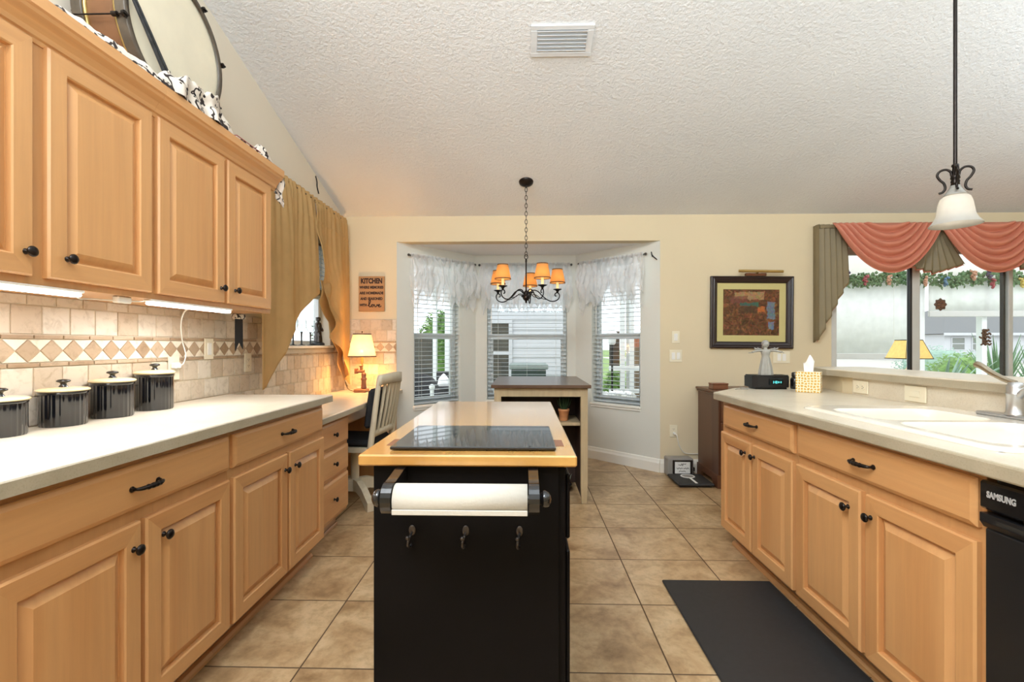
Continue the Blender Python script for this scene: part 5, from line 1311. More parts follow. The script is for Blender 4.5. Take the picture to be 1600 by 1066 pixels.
m = W(r); m.sphere((px_, py_, pb + .108), .016, 14, 10); m.build('bulb', M['bulb'], r)
lamp('pendant_glow', (px_, py_, pb + .062), 0.32, (1.0, 0.92, 0.80), .02)

# ------------------------------------------------------------------ ceiling vent
vx0, vx1, vy0, vy1 = .045, .400, 2.635, 2.822
vc = Vector(((vx0 + vx1) / 2, (vy0 + vy1) / 2, ceil_z((vy0 + vy1) / 2)))
r = thing('ceiling_vent', 'white louvred air vent on the sloping ceiling', 'air vent', vc); r.rotation_euler = (-slope, 0, 0)
hw, hh = .180, .100
m = MB()
for a in ((-hw, hw, -hh, -hh + .030), (-hw, hw, hh - .030, hh), (-hw, -hw + .038, -hh + .030, hh - .030), (hw - .038, hw, -hh + .030, hh - .030)): m.box(*a, -.012, .0, .003)
m.build('frame', M['ventwhite'], r)
m = MB()
for i in range(6):
    y = -hh + .040 + i * .024; m.cur = Matrix.Translation((0, y, -.012)) @ Matrix.Rotation(math.radians(38), 4, 'X'); m.box(-hw + .038, hw - .038, -.012, .012, -.001, .001)
m.build('louvres', M['ventwhite'], r)
m = MB(); m.box(-hw + .036, hw - .036, -hh + .028, hh - .028, -.001, .004); m.build('duct', M['ventwhite'], r)

# ------------------------------------------------------------------ tan wall: picture, light, switches, outlet
pcx, pcz = 2.127, 1.503; PW, PH = .760, .672
r = thing('framed_picture', 'dark-framed evening street painting hanging slightly crooked', 'picture', (pcx, YB - .001, pcz)); r.rotation_euler = (0, math.radians(.5), 0)
m = MB(); fr = [(0, -.0), (0, -.030), (.010, -.036), (.022, -.030), (.030, -.034), (.052, -.026), (.062, -.016), (.062, -.008)]
def rect_ring(m, prof, hw, hh):
    v = []
    for d, y in prof: v += [(-hw + d, y, -hh + d), (hw - d, y, -hh + d), (hw - d, y, hh - d), (-hw + d, y, hh - d)]
    m.add(v, [(4 * k + i, 4 * k + (i + 1) % 4, 4 * k + 4 + (i + 1) % 4, 4 * k + 4 + i) for k in range(len(prof) - 1) for i in range(4)])
rect_ring(m, fr, PW / 2, PH / 2); m.build('frame', M['mahogany'], r)
m = MB(); rect_ring(m, [(.060, -.010), (.118, -.010), (.121, -.008)], PW / 2, PH / 2); m.build('mat_board', M['mattboard'], r)
m = MB(); m.box(-PW / 2 + .12, PW / 2 - .12, -.008, -.005, -PH / 2 + .12, PH / 2 - .12); m.build('painting', M['art'], r)
m = MB(); m.box(-PW / 2 + .06, PW / 2 - .06, -.0125, -.0115, -PH / 2 + .06, PH / 2 - .06); m.build('glazing', M['glass'], r)
r = thing('picture_light', 'brass picture light mounted above the frame', 'picture light', (2.19, YB - .001, 1.86))
m = W(r); m.box(2.07, 2.26, YB - .03, YB - .0005, 1.843, 1.868, .003); m.build('wall_bracket', M['lampwood'], r)
m = W(r); m.cyl(.013, (1.985, YB - .075, 1.882), (2.385, YB - .075, 1.875), 14); m.cyl(.006, (2.16, YB - .02, 1.862), (2.18, YB - .072, 1.878), 8); m.build('tube', M['gold'], r)
plate('light_switch', 'single rocker switch plate above the double one by the bay', (1.43, YB, 1.272), 0, .072, .115, 'rocker', 'light switch')
plate('light_switch', 'double rocker switch plate near the bay opening', (1.43, YB, 1.095), 0, .118, .115, 'rocker', 'light switch', n=2)
plate('light_switch', 'double rocker switch plate half behind the statue', (2.41, YB, 1.083), 0, .155, .112, 'rocker', 'light switch', n=2)
plate('wall_outlet', 'low outlet on the tan wall with a plug in it', (1.41, YB, .390), 0, .072, .115, 'outlet', 'outlet')
plate('wall_outlet', 'double outlet on the splash panel beside the tissue box', (1.8915, 2.665, .963), -PI / 2, .115, .072, 'outlet_h', 'outlet')
plate('light_switch', 'wide single switch plate on the splash panel behind the sink', (1.8915, 2.30, .963), -PI / 2, .125, .078, 'rocker_h', 'light switch')
r = thing('power_lead', 'pale power cord curving from the low outlet toward the chest', 'cord', (1.42, 4.40, .37))
m = W(r); m.cyl(.012, (1.412, YB - .0085, .371), (1.412, YB - .035, .371), 10); m.build('plug', M['white_plastic'], r)
m = W(r); m.tube(spline([(1.412, YB - .034, .371), (1.425, YB - .05, .355), (1.445, YB - .05, .27), (1.49, YB - .04, .20), (1.56, YB - .020, .180), (1.64, YB - .012, .178)], 7), .004, 6); m.build('cable', M['cord_white'], r)

# chest, box, scale, grey unit
cx0, cx1, cy0, cy1 = 1.615, 2.25, 3.93, 4.395
r = thing('wooden_chest', 'dark walnut chest standing behind the peninsula end', 'chest', ((cx0 + cx1) / 2, (cy0 + cy1) / 2, 0))
m = W(r); m.box(cx0 + .012, cx1 - .012, cy0 + .012, cy1, .10, .775); m.build('case', M['walnut'], r)
m = W(r); m.box(cx0 - .012, cx1 + .012, cy0 - .012, cy1 + .008, .795, .815, .005); m.box(cx0 - .002, cx1 + .002, cy0 - .002, cy1 + .002, .775, .795, .006); m.build('top', M['walnut_h'], r)
m = W(r)
m.prism([(cy0, .001), (cy0 + .09, .001), (cy0 + .12, .055), (cy1 - .12, .055), (cy1 - .09, .001), (cy1, .001), (cy1, .11), (cy0, .11)], cx0, cx0 + .02, 'x')
m.prism([(cx0 + .02, .001), (cx0 + .10, .001), (cx0 + .13, .05), (cx1 - .13, .05), (cx1 - .10, .001), (cx1, .001), (cx1, .11), (cx0 + .02, .11)], cy0, cy0 + .02, 'y'); m.build('plinth', M['walnut_h'], r)
for i, (z0, z1) in enumerate(((.12, .33), (.34, .55), (.56, .76))):
    m = W(r); m.box(cx0 + .03, cx1 - .03, cy0 - .001, cy0 + .0115, z0, z1, .004); m.build('drawer_front', M['walnut'], r)
r = thing('keepsake_box', 'small carved wooden box on top of the chest', 'box', (1.70, 4.12, .8155))
m = W(r); m.box(1.635, 1.765, 4.07, 4.17, .8155, .855, .004); m.build('box_body', M['redwood'], r)
m = W(r); m.box(1.632, 1.768, 4.067, 4.173, .8555, .868, .004); m.build('lid', M['redwood'], r)
r = thing('bathroom_scale', 'flat black bathroom scale on the floor before the grey unit', 'scale', (1.46, 4.11, 0))
m = W(r); m.box(1.300, 1.600, 3.945, 4.262, .012, .035, .008); m.box(1.32, 1.58, 3.965, 4.245, .001, .0125); m.build('platform', M['rubber'], r)
m = W(r); m.lathe([(.048, .0352), (.050, .038), (.060, .038), (.062, .0352)], (1.455, 4.18, 0), 'z', 32); m.box(1.447, 1.467, 3.965, 4.122, .0352, .037); m.build('trim_ring', M['white_plastic'], r)
m = W(r); m.lathe([(.0475, .0352), (.0475, .0362), (0, .0364)], (1.455, 4.18, 0), 'z', 24); m.build('dial', M['greyplastic'], r)
r = thing('grey_unit', 'grey square unit with white label leaning on the wall above the scale', 'device', (1.425, 4.33, 0)); 
m = W(r); m.box(1.312, 1.545, 4.285, 4.405, .001, .165, .008); m.build('case', M['greyplastic'], r)
m = W(r); m.box(1.355, 1.535, 4.279, 4.2855, .018, .152, .004); p = m.build('panel', M['pewter'], r)
m = W(r); m.box(1.375, 1.512, 4.277, 4.2795, .032, .136); m.build('label', M['white_plastic'], p)
m = W(r)
for i, (x0, x1, z) in enumerate(((1.405, 1.45, .108), (1.43, 1.475, .118), (1.39, 1.445, .078), (1.452, 1.50, .078), (1.41, 1.47, .052))):
    m.tube(spline([(x0 + (x1 - x0) * t, 4.2765, z + .006 * math.sin(t * 14 + i)) for t in (0, .2, .4, .6, .8, 1)], 3), .0022, 5)
m.build('script_marks', M['ink'], p)
r = thing('plug_adapter', 'black power adapter with cable on the floor beside the grey unit', 'adapter', (1.575, 4.37, .05))
m = W(r); m.box(1.553, 1.585, 4.36, 4.40, .03, .065, .004); m.build('block', M['black_plastic'], r)
m = W(r); m.tube(spline([(1.568, 4.36, .03), (1.57, 4.33, .006), (1.585, 4.32, .005), (1.60, 4.34, .005)], 5), .004, 6); m.build('cable', M['cord_dark'], r)

# ------------------------------------------------------------------ radio, statue, tissue box
r = thing('table_radio', 'black tabletop radio with glowing teal display', 'radio', (1.60, 3.10, .9145)); r.scale = (.80, 1, 1)
z = .9145
def lens(y0, y1, w0, w1): return [(1.60 - w1, y1), (1.60 - w0, y0), (1.60 - w0 * .4, y0 - .012), (1.60 + w0 * .4, y0 - .012), (1.60 + w0, y0), (1.60 + w1, y1)]
m = W(r); m.prism([(1.595 - .150, 3.16), (1.595 - .148, 3.06), (1.595 - .12, 3.035), (1.595, 3.026), (1.595 + .12, 3.035), (1.595 + .148, 3.06), (1.595 + .150, 3.16)], z + .012, z + .083); m.build('case', M['black_plastic'], r)
m = W(r); m.prism([(1.595 - .145, 3.155), (1.595 - .143, 3.062), (1.595 - .118, 3.040), (1.595, 3.031), (1.595 + .118, 3.040), (1.595 + .143, 3.062), (1.595 + .145, 3.155)], z + .0832, z + .090); m.build('top_cover', M['black_plastic'], r)
m = W(r); m.box(1.595 - .125, 1.595 + .125, 3.05, 3.15, z, z + .0119, .003); m.build('base', M['black_plastic'], r)
m = W(r); m.box(1.595 - .035, 1.595 + .075, 3.020, 3.030, z + .028, z + .070, .003); p = m.build('display', M['screen_off'], r)
m = W(r)
for i, (dx, w, h) in enumerate(((-.005, .006, .016), (.006, .014, .005), (.012, .010, .018), (.026, .004, .016), (.034, .010, .010), (.052, .008, .012))): m.box(1.595 + dx, 1.595 + dx + w, 3.0185, 3.0198, z + .047 - h / 2, z + .047 + h / 2)
m.build('digits', M['teal_glow'], p)
sx, sy, sz = 1.585, 3.10, z + .0905
r = thing('girl_statue', 'pale bisque statue of a robed girl, arms spread with small birds', 'statue', (sx, sy, sz)); r.scale = (1.22, 1.15, 1.04)
m = MB()
def fold(a): return 1 + .06 * math.sin(a * 9) 
m.lathe([(.036, 0), (.036, .004), (.034, .02), (.029, .055), (.024, .085), (.020, .108)], (0, 0, 0), 'z', 72, True, fold)
m.lathe([(.020, .107), (.0185, .118), (.021, .130), (.0235, .142), (.021, .152), (.012, .159), (.0085, .163), (.0085, .172)], (0, 0, 0), 'z', 24)
for s in (-1, 1): m.tube(spline([(s * .014, 0, .151), (s * .035, -.004, .152), (s * .060, -.010, .147), (s * .078, -.014, .141)], 4), [.0095] * 4 + [.0075] * 4 + [.006] * 4 + [.0045], 8)
for s in (-1, 1):
    for q in range(4): m.tube([(s * .077, -.014, .141), (s * (.088 + .002 * q), -.018 + .004 * q, .139 - .002 * abs(q - 1.5))], .0018, 5)
    m.tube([(s * .074, -.016, .143), (s * .080, -.022, .146)], .0018, 5)
m.sphere((0, -.002, .190), .0185, 20, 14, (.86, .95, 1.12)); m.sphere((0, -.0195, .189), .0032, 8, 6, (.8, 1.2, 1.3)); m.tube([(-.004, -.0172, .1815), (0, -.0180, .181), (.004, -.0172, .1815)], .0011, 5)
for s in (-1, 1): m.sphere((s * .0062, -.0162, .1935), .0023, 8, 6); m.sphere((s * .0160, 0, .189), .004, 8, 6, (.5, .8, 1.2))
m.build('body', M['statue'], r)
m = MB(); m.sphere((0, .003, .196), .0205, 18, 12, (.95, 1.0, 1.05)); 
for v in m.v: v.y = max(v.y, -.010 + .35 * max(0, .205 - v.z)) if v.z < .206 else v.y
m.sphere((0, .017, .178), .011, 12, 8, (1.1, .8, 1.5)); m.build('hair', M['greyplastic'], r)
for s in (-1, 1):
    for q in (0, 1):
        bx = s * (.038 + .017 * q); m = MB(); m.sphere((bx, -.006, .162), .0058, 10, 8, (1.5, .9, 1)); m.sphere((bx + s * .006, -.007, .168), .0036, 8, 6); m.tube([(bx - s * .006, -.006, .163), (bx - s * .015, -.006, .166)], [.0035, .0015], 6); m.build('bird', M['greyplastic'], r)
tx, ty = 1.735, 2.885
r = thing('tissue_box', 'yellow trellis-patterned tissue box with a tissue pulled up', 'tissue box', (tx, ty, .9145), math.radians(-36))
m = MB(); m.box(-.063, .063, -.060, .060, 0, .122, .0015); m.build('box_body', M['tissuebox'], r)
m = MB(); m.sheet(lambda u, v: ((-.018 + .046 * u - .012 * v * (1 - u) ** 1 + (-.006) * (1 - v)), .012 * math.sin(u * 5 + v * 2) * (.4 + .6 * v), .119 + v * (.098 - .035 * abs(u - .62) * 2 - .01 * math.sin(u * 7))), 14, 12); m.build('tissue', M['tissue'], r, solid=.0012)
r = thing('dark_jar', 'small dark jar tucked behind the tissue box', 'jar', (1.765, 3.08, .9145))
m = MB(); m.lathe([(.024, 0), (.030, .008), (.030, .06), (.024, .072), (.018, .076), (0, .076)], (0, 0, 0), 'z', 20); m.build('body', M['black_gloss'], r)
m = MB(); m.lathe([(.020, .0765), (.022, .082), (.022, .102), (.016, .108), (0, .109)], (0, 0, 0), 'z', 18); m.build('lid', M['pewter'], r)
r = thing('radio_lead', 'thin grey cord curled on the counter beside the radio', 'cord', (1.40, 3.05, .917))
m = W(r); m.tube(spline([(1.478, 3.09, .918), (1.425, 3.10, .918), (1.415, 3.07, .924), (1.44, 3.035, .918), (1.41, 3.02, .917), (1.37, 3.03, .917), (1.345, 3.00, .917)], 6), .0025, 6); m.build('cable', M['greyplastic'], r)

# ------------------------------------------------------------------ swag valance over the sliding door
r = thing('swag_valance', 'coral and sage satin swag valance over the sliding door', 'valance', (3.7, YB - .08, 2.305))
SX0 = 2.705; VY = YB - .095; ZT = 2.305
m = W(r); m.box(SX0 + .01, 6.3, YB - .085, YB - .0005, ZT - .035, ZT - .008); m.build('mounting_board', M['sage'], r)
def swag(xa, xb, drop):
    xc = (xa + xb) / 2; hw = (xb - xa) / 2; m = W(r)
    def fn(u, v):
        s = 2 * u - 1; k = .30 + .70 * v ** .9
        x = xc + hw * k * s * (1 - .0 * v)
        cat = (1 - abs(s) ** 2.1)
        z = ZT - drop * v ** .93 * cat - .012 * v * (1 - abs(s)) 
        ph = (v * 6.2 + .25 * s * v) % 1.0
        ripple = (ph ** 1.6) * (1 - ph) * 3.0
        end = math.sin(PI * u) ** .30
        y = VY - .010 - .075 * ripple * (.45 + .55 * end) - .055 * v * cat ** .5 - .012
        z += .022 * ripple * end
        return (x, y, z)
    m.sheet(fn, 64, 120); m.build('swag', M['coral'], r, solid=.003)
swag(2.800, 3.770, .455); swag(3.725, 4.700, .455); swag(4.655, 5.63, .455)
def jabot(x0, x1, z_out, z_in, npl, flip=False, lining=True):
    m = W(r); ml = W(r)
    def fn(off, lo):
        def f(u, v):
            q = u * npl; i = int(min(q, npl - 1e-6)); fr_ = q - i
            zz = 0 if fr_ < .72 else 1
            x = x0 + (x1 - x0) * ((i + (fr_ / .72 if fr_ < .72 else 1 - (fr_ - .72) / .28 * .22)) / npl)
            y = VY + .035 - .03 * (fr_ if fr_ < .72 else .72 * (1 - (fr_ - .72) / .28)) + off - .012 * v * math.sin(u * 3 + 1)
            t = u if not flip else 1 - u
            zb = z_out + (z_in - z_out) * t ** .85 + lo
            spread = 1 + .12 * v
            return (x0 + (x - x0) * spread if not flip else x1 + (x - x1) * spread, y, ZT + (zb - ZT) * v)
        return f
    m.sheet(fn(0, 0), npl * 14, 26, True); m.build('jabot', M['sage'], r, solid=.003)
    if lining: ml.sheet(fn(.012, -.012), npl * 14, 26, True); ml.build('jabot_lining', M['coral'], r, solid=.002)
jabot(SX0, 2.955, 1.235, 1.80, 5)
m = W(r); m.sheet(lambda u, v: (SX0 - .002 + .004 * math.sin(u * 9), YB - .002 - .088 * u, ZT - (ZT - 1.25 + .03 * (1 - u)) * v), 8, 20); m.build('return', M['sage'], r, solid=.003)
def fan(xc, wt, wb, zb):
    m = W(r); ml = W(r); npl = 8
    def fn(off, lo):
        def f(u, v):
            s = 2 * u - 1; q = (u * npl) % 1.0; tri = 1 - abs(2 * q - 1)
            x = xc + s * (wt + (wb - wt) * v); st = abs(s)
            zz = zb + .085 * (st ** 1.0) + lo + .012 * tri
            return (x, VY + .030 - .032 * tri * (.3 + .7 * v) + off, ZT + (zz - ZT) * v)
        return f
    m.sheet(fn(0, 0), 80, 24); m.build('fan_pleat', M['sage'], r, solid=.003)
    ml.sheet(fn(.010, -.012), 80, 24); ml.build('fan_lining', M['coral'], r, solid=.002)
fan(3.74, .05, .29, 1.850); fan(4.67, .05, .29, 1.850)

# window ornaments hanging on the door glass
r = thing('window_plaque', 'round scalloped brown plaque hung high on the door glass', 'plaque', (3.905, YB + .048, 1.578))
m = W(r); m.lathe([(.050, 0), (.055, .003), (.050, .008), (.030, .009), (0, .009)], (3.905, YB + .048, 1.578), '-y', 64, True, lambda a: 1 + .10 * math.cos(a * 8)); m.build('disc', M['wicker_brown'], r)
m = W(r)
for i, dz in enumerate((.022, .0, -.022)):
    m.tube(spline([(3.905 + t * .034, YB + .0385, 1.578 + dz + .006 * math.sin(t * 9 + i * 2)) for t in (-1, -.6, -.2, .2, .6, 1)], 4), .0035, 6)
m.build('raised_script', M['lampwood'], r)
r = thing('window_plaque', 'stacked-word brown plaque hung lower on the door glass', 'plaque', (4.305, YB + .048, 1.275))
m = W(r); rng = random.Random(4)
m.box(4.285, 4.325, YB + .040, YB + .048, 1.205, 1.345, .002)
for i, (w, dx, z) in enumerate(((.05, .01, 1.335), (.085, .012, 1.303), (.10, .0, 1.27), (.07, .018, 1.237), (.095, .01, 1.207))):
    m.tube(spline([(4.305 + dx - w / 2 + w * t, YB + .038, z + .009 * math.sin(t * 16 + i)) for t in [k / 9 for k in range(10)]], 3), .0075, 6)
m.build('word_stack', M['wicker_brown'], r)

# ------------------------------------------------------------------ lanai beyond the sliding door
LY = 6.85
m = MB(); m.box(2.6, 9.2, YB + .125, LY + .2, -.10, -.02); struct('floor_lanai', m, M['concrete'], 'pale concrete floor of the screened porch', 'floor')
m = MB(); m.box(2.6, 9.2, LY, LY + .10, -.02, .70); struct('wall_lanai', m, M['siding'], 'low white porch wall under the screen windows', 'wall')
m = MB(); m.box(2.6, 9.2, LY, LY + .10, 2.13, 2.75); struct('beam_lanai', m, M['whitetrim'], 'cream header beam above the porch windows', 'beam')
m = MB(); m.box(2.6, 2.7, YB + .125, LY, -.02, 2.75); struct('wall_lanai_side', m, M['siding'], 'white porch side wall by the bay', 'wall')
for i, (x, w) in enumerate(((4.18, .10), (5.72, .09), (6.60, .075), (8.2, .10))):
    m = MB(); m.box(x - w / 2, x + w / 2, LY + .005, LY + .095, .701, 2.129, .003); tag(m.build('porch_post', M['vinyl']), 'white porch window post ' + ('at the bay end of the porch', 'beside the lit gold-shaded lamp', 'between the two porch views of the pale house', 'at the far end of the porch')[i], 'post', 'porch posts')
m = MB(); m.box(2.7, 9.2, LY - .06, LY + .13, .7005, .735, .004); tag(m.build('porch_sill', M['vinyl']), 'white sill ledge along the low porch wall', 'sill', kind='structure')
def roller(label, x0, x1, z0):
    r = thing('roller_shade', label, 'roller shade', ((x0 + x1) / 2, LY - .04, z0), 0, 'white roller shades of the porch')
    m = W(r); m.sheet(lambda u, v: (x0 + (x1 - x0) * u, LY - .035 + .002 * math.sin(u * 60), z0 + .03 + (2.10 - z0 - .03) * v), 40, 2); m.build('shade_cloth', M['shade_roll'], r, solid=.002)
    m = W(r); m.cyl(.028, (x0, LY - .038, 2.098), (x1, LY - .038, 2.098), 14); m.build('roller', M['vinyl'], r)
    m = W(r); m.box(x0, x1, LY - .055, LY - .018, z0 - .055, z0 + .03, .006); m.build('bottom_bar', M['alu'], r)
    m = W(r); m.cyl(.002, ((x0 + x1) / 2 + .35, LY - .06, 2.06), ((x0 + x1) / 2 + .35, LY - .06, 1.15), 5); m.build('pull_cord', M['cord_white'], r)
roller('long white roller shade behind the gold lamp, nearly closed', 4.23, 5.62, 1.05)
roller('shorter white roller shade above the view of the pale house', 5.78, 8.1, 1.655)
r = thing('leaf_garland', 'green leaf garland with grape clusters strung across the porch beam', 'garland', (6.0, LY - .10, 2.12))
rng = random.Random(5)
m = W(r)
for i in range(1150):
    x = rng.uniform(4.2, 8.1); c = Vector((x, LY - .10 - rng.random() * .06, 2.13 + .02 * math.sin(x * 5) + rng.uniform(-.085, .07)))
    a = rng.uniform(0, 2 * PI); t = rng.uniform(-.9, .9); s = rng.uniform(.04, .07)
    u = Vector((math.cos(a), .3 * math.sin(t), math.sin(a))); w = Vector((-math.sin(a), .5 * math.cos(t), math.cos(a)))
    m.add([c, c + u * s * .5 + w * s * .45, c + u * s * 1.1, c + u * s * .5 - w * s * .45, c + u * s * .6 + Vector((0, -.012, 0))], [(0, 1, 4), (1, 2, 4), (2, 3, 4), (3, 0, 4)])
m.tube([(4.2, LY - .10, 2.13), (6.1, LY - .10, 2.14), (8.1, LY - .10, 2.13)], .008, 6); m.build('leaves', M['garland'], r)
for i, (x, col, dz) in enumerate(((4.36, 'blue', .02), (4.55, 'purple', .10), (4.80, 'red', .02), (5.12, 'peach', .02), (5.45, 'yellow', .03), (5.62, 'peach', .0), (5.90, 'blue', .0), (6.28, 'peach', .08), (6.50, 'purple', .10), (6.55, 'red', -.03), (6.95, 'yellow', -.02), (7.5, 'purple', .02))):
    m = W(r)
    for k in range(16):
        q = k / 16; m.sphere((x + rng.uniform(-.04, .04) * (1 - q), LY - .17 + rng.uniform(-.02, .02), 2.15 + dz - .13 * q), .017, 8, 6)
    m.build('grape_cluster', M['grape_' + col], r)['label'] = col + ' grape cluster'
# lamp on a small round table
qx, qy = 4.52, 5.60
r = thing('side_table', 'small pale round table carrying the gold-shaded porch lamp', 'table', (qx, qy, -.02))
m = W(r); m.cyl(.26, (qx, qy, .60), (qx, qy, .625), 32); m.build('table_top', M['whitetrim'], r)
m = W(r); m.lathe([(.16, -.0195), (.14, .0), (.03, .03), (.025, .3), (.035, .5), (.06, .60)], (qx, qy, 0), 'z', 20); m.build('pedestal', M['whitetrim'], r)
r = thing('porch_lamp', 'lit lamp with square gold shade seen through the sliding door', 'table lamp', (qx, qy, .6255))
m = W(r); m.lathe([(.08, .626), (.08, .64), (.025, .66), (.02, .72), (.05, .80), (.055, .86), (.02, .93), (.012, .96), (.012, 1.06), (0, 1.06)], (qx, qy, 0), 'z', 22); m.build('base', M['whitetrim'], r)
m = W(r); m.sphere((qx, qy, 1.12), .03, 12, 8); m.build('bulb', M['bulb'], r)
m = W(r); v = []
for s, z in ((.155, 1.04), (.088, 1.255), (.087, 1.255), (.153, 1.04)): v += [(qx - s, qy - s, z), (qx + s, qy - s, z), (qx + s, qy + s, z), (qx - s, qy + s, z)]
m.add(v, [(4 * k + i, 4 * k + (i + 1) % 4, 4 * k + 4 + (i + 1) % 4, 4 * k + 4 + i) for k in range(3) for i in range(4)]); sh = m.build('lamp_shade', M['lanshade'], r)
m = W(r)
for s, z in ((.156, 1.04), (.089, 1.255)):
    m.tube([(qx - s, qy - s, z), (qx + s, qy - s, z), (qx + s, qy + s, z), (qx - s, qy + s, z)], .005, 6, True)
for a, b_ in ((-1, -1), (1, -1)): m.tube([(qx + a * .156, qy + b_ * .156, 1.04), (qx + a * .089, qy + b_ * .089, 1.255)], .003, 5)
m.cyl(.003, (qx, qy, 1.06), (qx, qy, 1.29), 6); m.build('trim', M['bronze'], sh)
lamp('porch_lamp_glow', (qx, qy, 1.13), 3.0, (1.0, 0.72, 0.36), .04)

# ------------------------------------------------------------------ outside
m = MB(); m.box(-60, 90, YB + .3, 120, -.30, -.12); struct('ground', m, M['lawn'], 'green lawn outside the windows', 'ground')
m = MB(); m.box(-3.5, 2.5, 5.4, 8.6, -.115, -.06); struct('path', m, M['concrete'], 'pale concrete patio outside the bay', 'patio')
m = MB(); m.box(8, 70, 17, 50, -.119, -.10); struct('road', m, M['concrete'], 'pale street and driveway between the porch plants and the far houses', 'street')
def house(name, label, x0, x1, y0, y1, ze, zr, axis, wins, base=-.12):
    r = thing(name, label, 'house', ((x0 + x1) / 2, y0, base))
    m = W(r); m.box(x0, x1, y0, y1, base, ze); 
    n = int((ze - base) / .18)
    for i in range(n): m.prism([(y0, base + i * .18), (y0 - .018, base + i * .18), (y0 - .002, base + i * .18 + .18), (y0, base + i * .18 + .18)], x0, x1, 'x')
    m.build('wall', M['siding'], r)
    m = W(r); o = .35
    if axis == 'y':
        xm = (x0 + x1) / 2; m.prism([(x0 - o, ze - .05), (x1 + o, ze - .05), (x1 + o, ze + .04), (xm, zr), (x0 - o, ze + .04)], y0 - o, y1 + o, 'y')
    else:
        ym = (y0 + y1) / 2; z0 = ze + .03; v = [(x0 - o, y0 - o, z0), (x1 + o, y0 - o, z0), (x1 + o, y1 + o, z0), (x0 - o, y1 + o, z0), (x0 + (ym - y0) * .9, ym, zr), (x1 - (ym - y0) * .9, ym, zr)]
        m.add(v, [(0, 1, 5, 4), (1, 2, 5), (2, 3, 4, 5), (3, 0, 4), (3, 2, 1, 0)])
    m.build('roof', M['roof'], r)
    m = W(r); m.box(x0 - o, x1 + o, y0 - o - .03, y0 - o, ze - .10, ze + .10); m.build('fascia', M['siding'], r)
    for a, b_, c, d in wins:
        m = W(r); e = .07
        m.box(a - e, b_ + e, y0 - .06, y0 - .0185, c - e, c); m.box(a - e, b_ + e, y0 - .06, y0 - .0185, d, d + e); m.box(a - e, a, y0 - .06, y0 - .0185, c, d); m.box(b_, b_ + e, y0 - .06, y0 - .0185, c, d); m.box(a, b_, y0 - .05, y0 - .0185, (c + d) / 2 - .03, (c + d) / 2 + .03)
        f = m.build('window', M['siding'], r); m = W(r); m.box(a, b_, y0 - .035, y0 - .0195, c, d); m.build('pane', M['win_pale' if y0 > 20 else 'outdark'], f)
    return r
M['win_pale'] = pmat('pale_blinds_behind_glass', srgb(130, 136, 132), 0.3)
house('neighbour_house', 'white sided neighbouring house close outside the bay windows', -1.30, 1.35, 9.2, 15, 2.75, 4.3, 'x', [(-1.12, -.29, .46, 1.62)])
house('distant_house', 'pale house with hip roof far beyond the porch plants', 31.7, 50, 36, 46, 2.0, 4.6, 'x', [(32.25, 33.15, .85, 1.72), (33.75, 34.6, .85, 1.72)])
house('distant_house', 'pale gabled house far away beside the hip-roofed one', 25, 41, 54, 62, 2.9, 5.4, 'y', [])
# plants beyond the porch
def strap_plant(label, loc, n, length, mat, spread, seed, wid=.03, trunk=None):
    r = thing('strap_leaf_plant', label, 'plant', loc); rng = random.Random(seed); m = MB()
    for k in range(n):
        a = rng.uniform(0, 2 * PI); e = rng.uniform(.25, 1.0); L = length * rng.uniform(.75, 1.1)
        d = Vector((math.cos(a), math.sin(a), 0)); nn = Vector((-d.y, d.x, 0)); pts = []
        for t in (0, .3, .6, .85, 1): pts.append(d * (spread * e * L * t ** 1.2) + Vector((0, 0, .05 + L * (1 - .35 * e) * t - .30 * e * L * t * t)))
        ws = [.6, 1, .9, .5, .04]; v = []
        for p, w in zip(pts, ws): v += [p - nn * wid * w, p + nn * wid * w + Vector((0, 0, .006))]
        m.add(v, [(2 * i, 2 * i + 1, 2 * i + 3, 2 * i + 2) for i in range(4)], True)
    m.build('leaves', mat, r, solid=.006)
    m = MB(); m.lathe([(.06, -.0), (.05, .12), (0, .14)], (0, 0, 0), 'z', 10); m.build('crown_base', M['bark'], r); return r
def shrub(label, loc, R, Hh, mat, seed, n=900, ls=.07, group=None):
    r = thing('shrub', label, 'shrub', loc, 0, group); rng = random.Random(seed); m = MB()
    for k in range(n):
        a = rng.uniform(0, 2 * PI); t = math.acos(rng.uniform(-.2, 1)); q = R * rng.uniform(.72, 1.02)
        c = Vector((q * math.sin(t) * math.cos(a), q * math.sin(t) * math.sin(a), Hh * (.5 + .5 * math.cos(t)) * rng.uniform(.85, 1)))
        b1 = rng.uniform(0, 2 * PI); u = Vector((math.cos(b1), math.sin(b1), rng.uniform(-.4, .8))).normalized(); w = u.orthogonal().normalized()
        m.add([c, c + u * ls * .5 + w * ls * .3, c + u * ls, c + u * ls * .5 - w * ls * .3], [(0, 1, 2, 3)])
    m.build('foliage', mat, r)
    m = MB(); m.sphere((0, 0, Hh * .45), 1, 14, 10, (R * .78, R * .78, Hh * .45)); m.cyl(.04, (0, 0, 0), (0, 0, Hh * .5), 8); m.build('inner_growth', mat, r); return r
gz = -.12
strap_plant('grey-green agave with long arching leaves beyond the porch', (7.25, 8.3, gz), 46, 1.35, M['agave'], .95, 3, .035)
strap_plant('bright green upright palm-like plant beyond the porch', (9.02, 9.1, gz), 70, 1.75, M['palm'], .55, 6, .022)
strap_plant('small green strap-leaf plant at the edge of the porch view', (12.2, 11.5, gz), 50, 1.5, M['palm'], .6, 9, .022)
shrub('round bright green shrub between the agave and the palm-like plant', (10.1, 11.0, gz), .72, 1.15, M['bush'], 4)
shrub('pale blue-green shrub behind the agave', (12.6, 14.5, gz), 1.1, 1.30, M['agave'], 14)
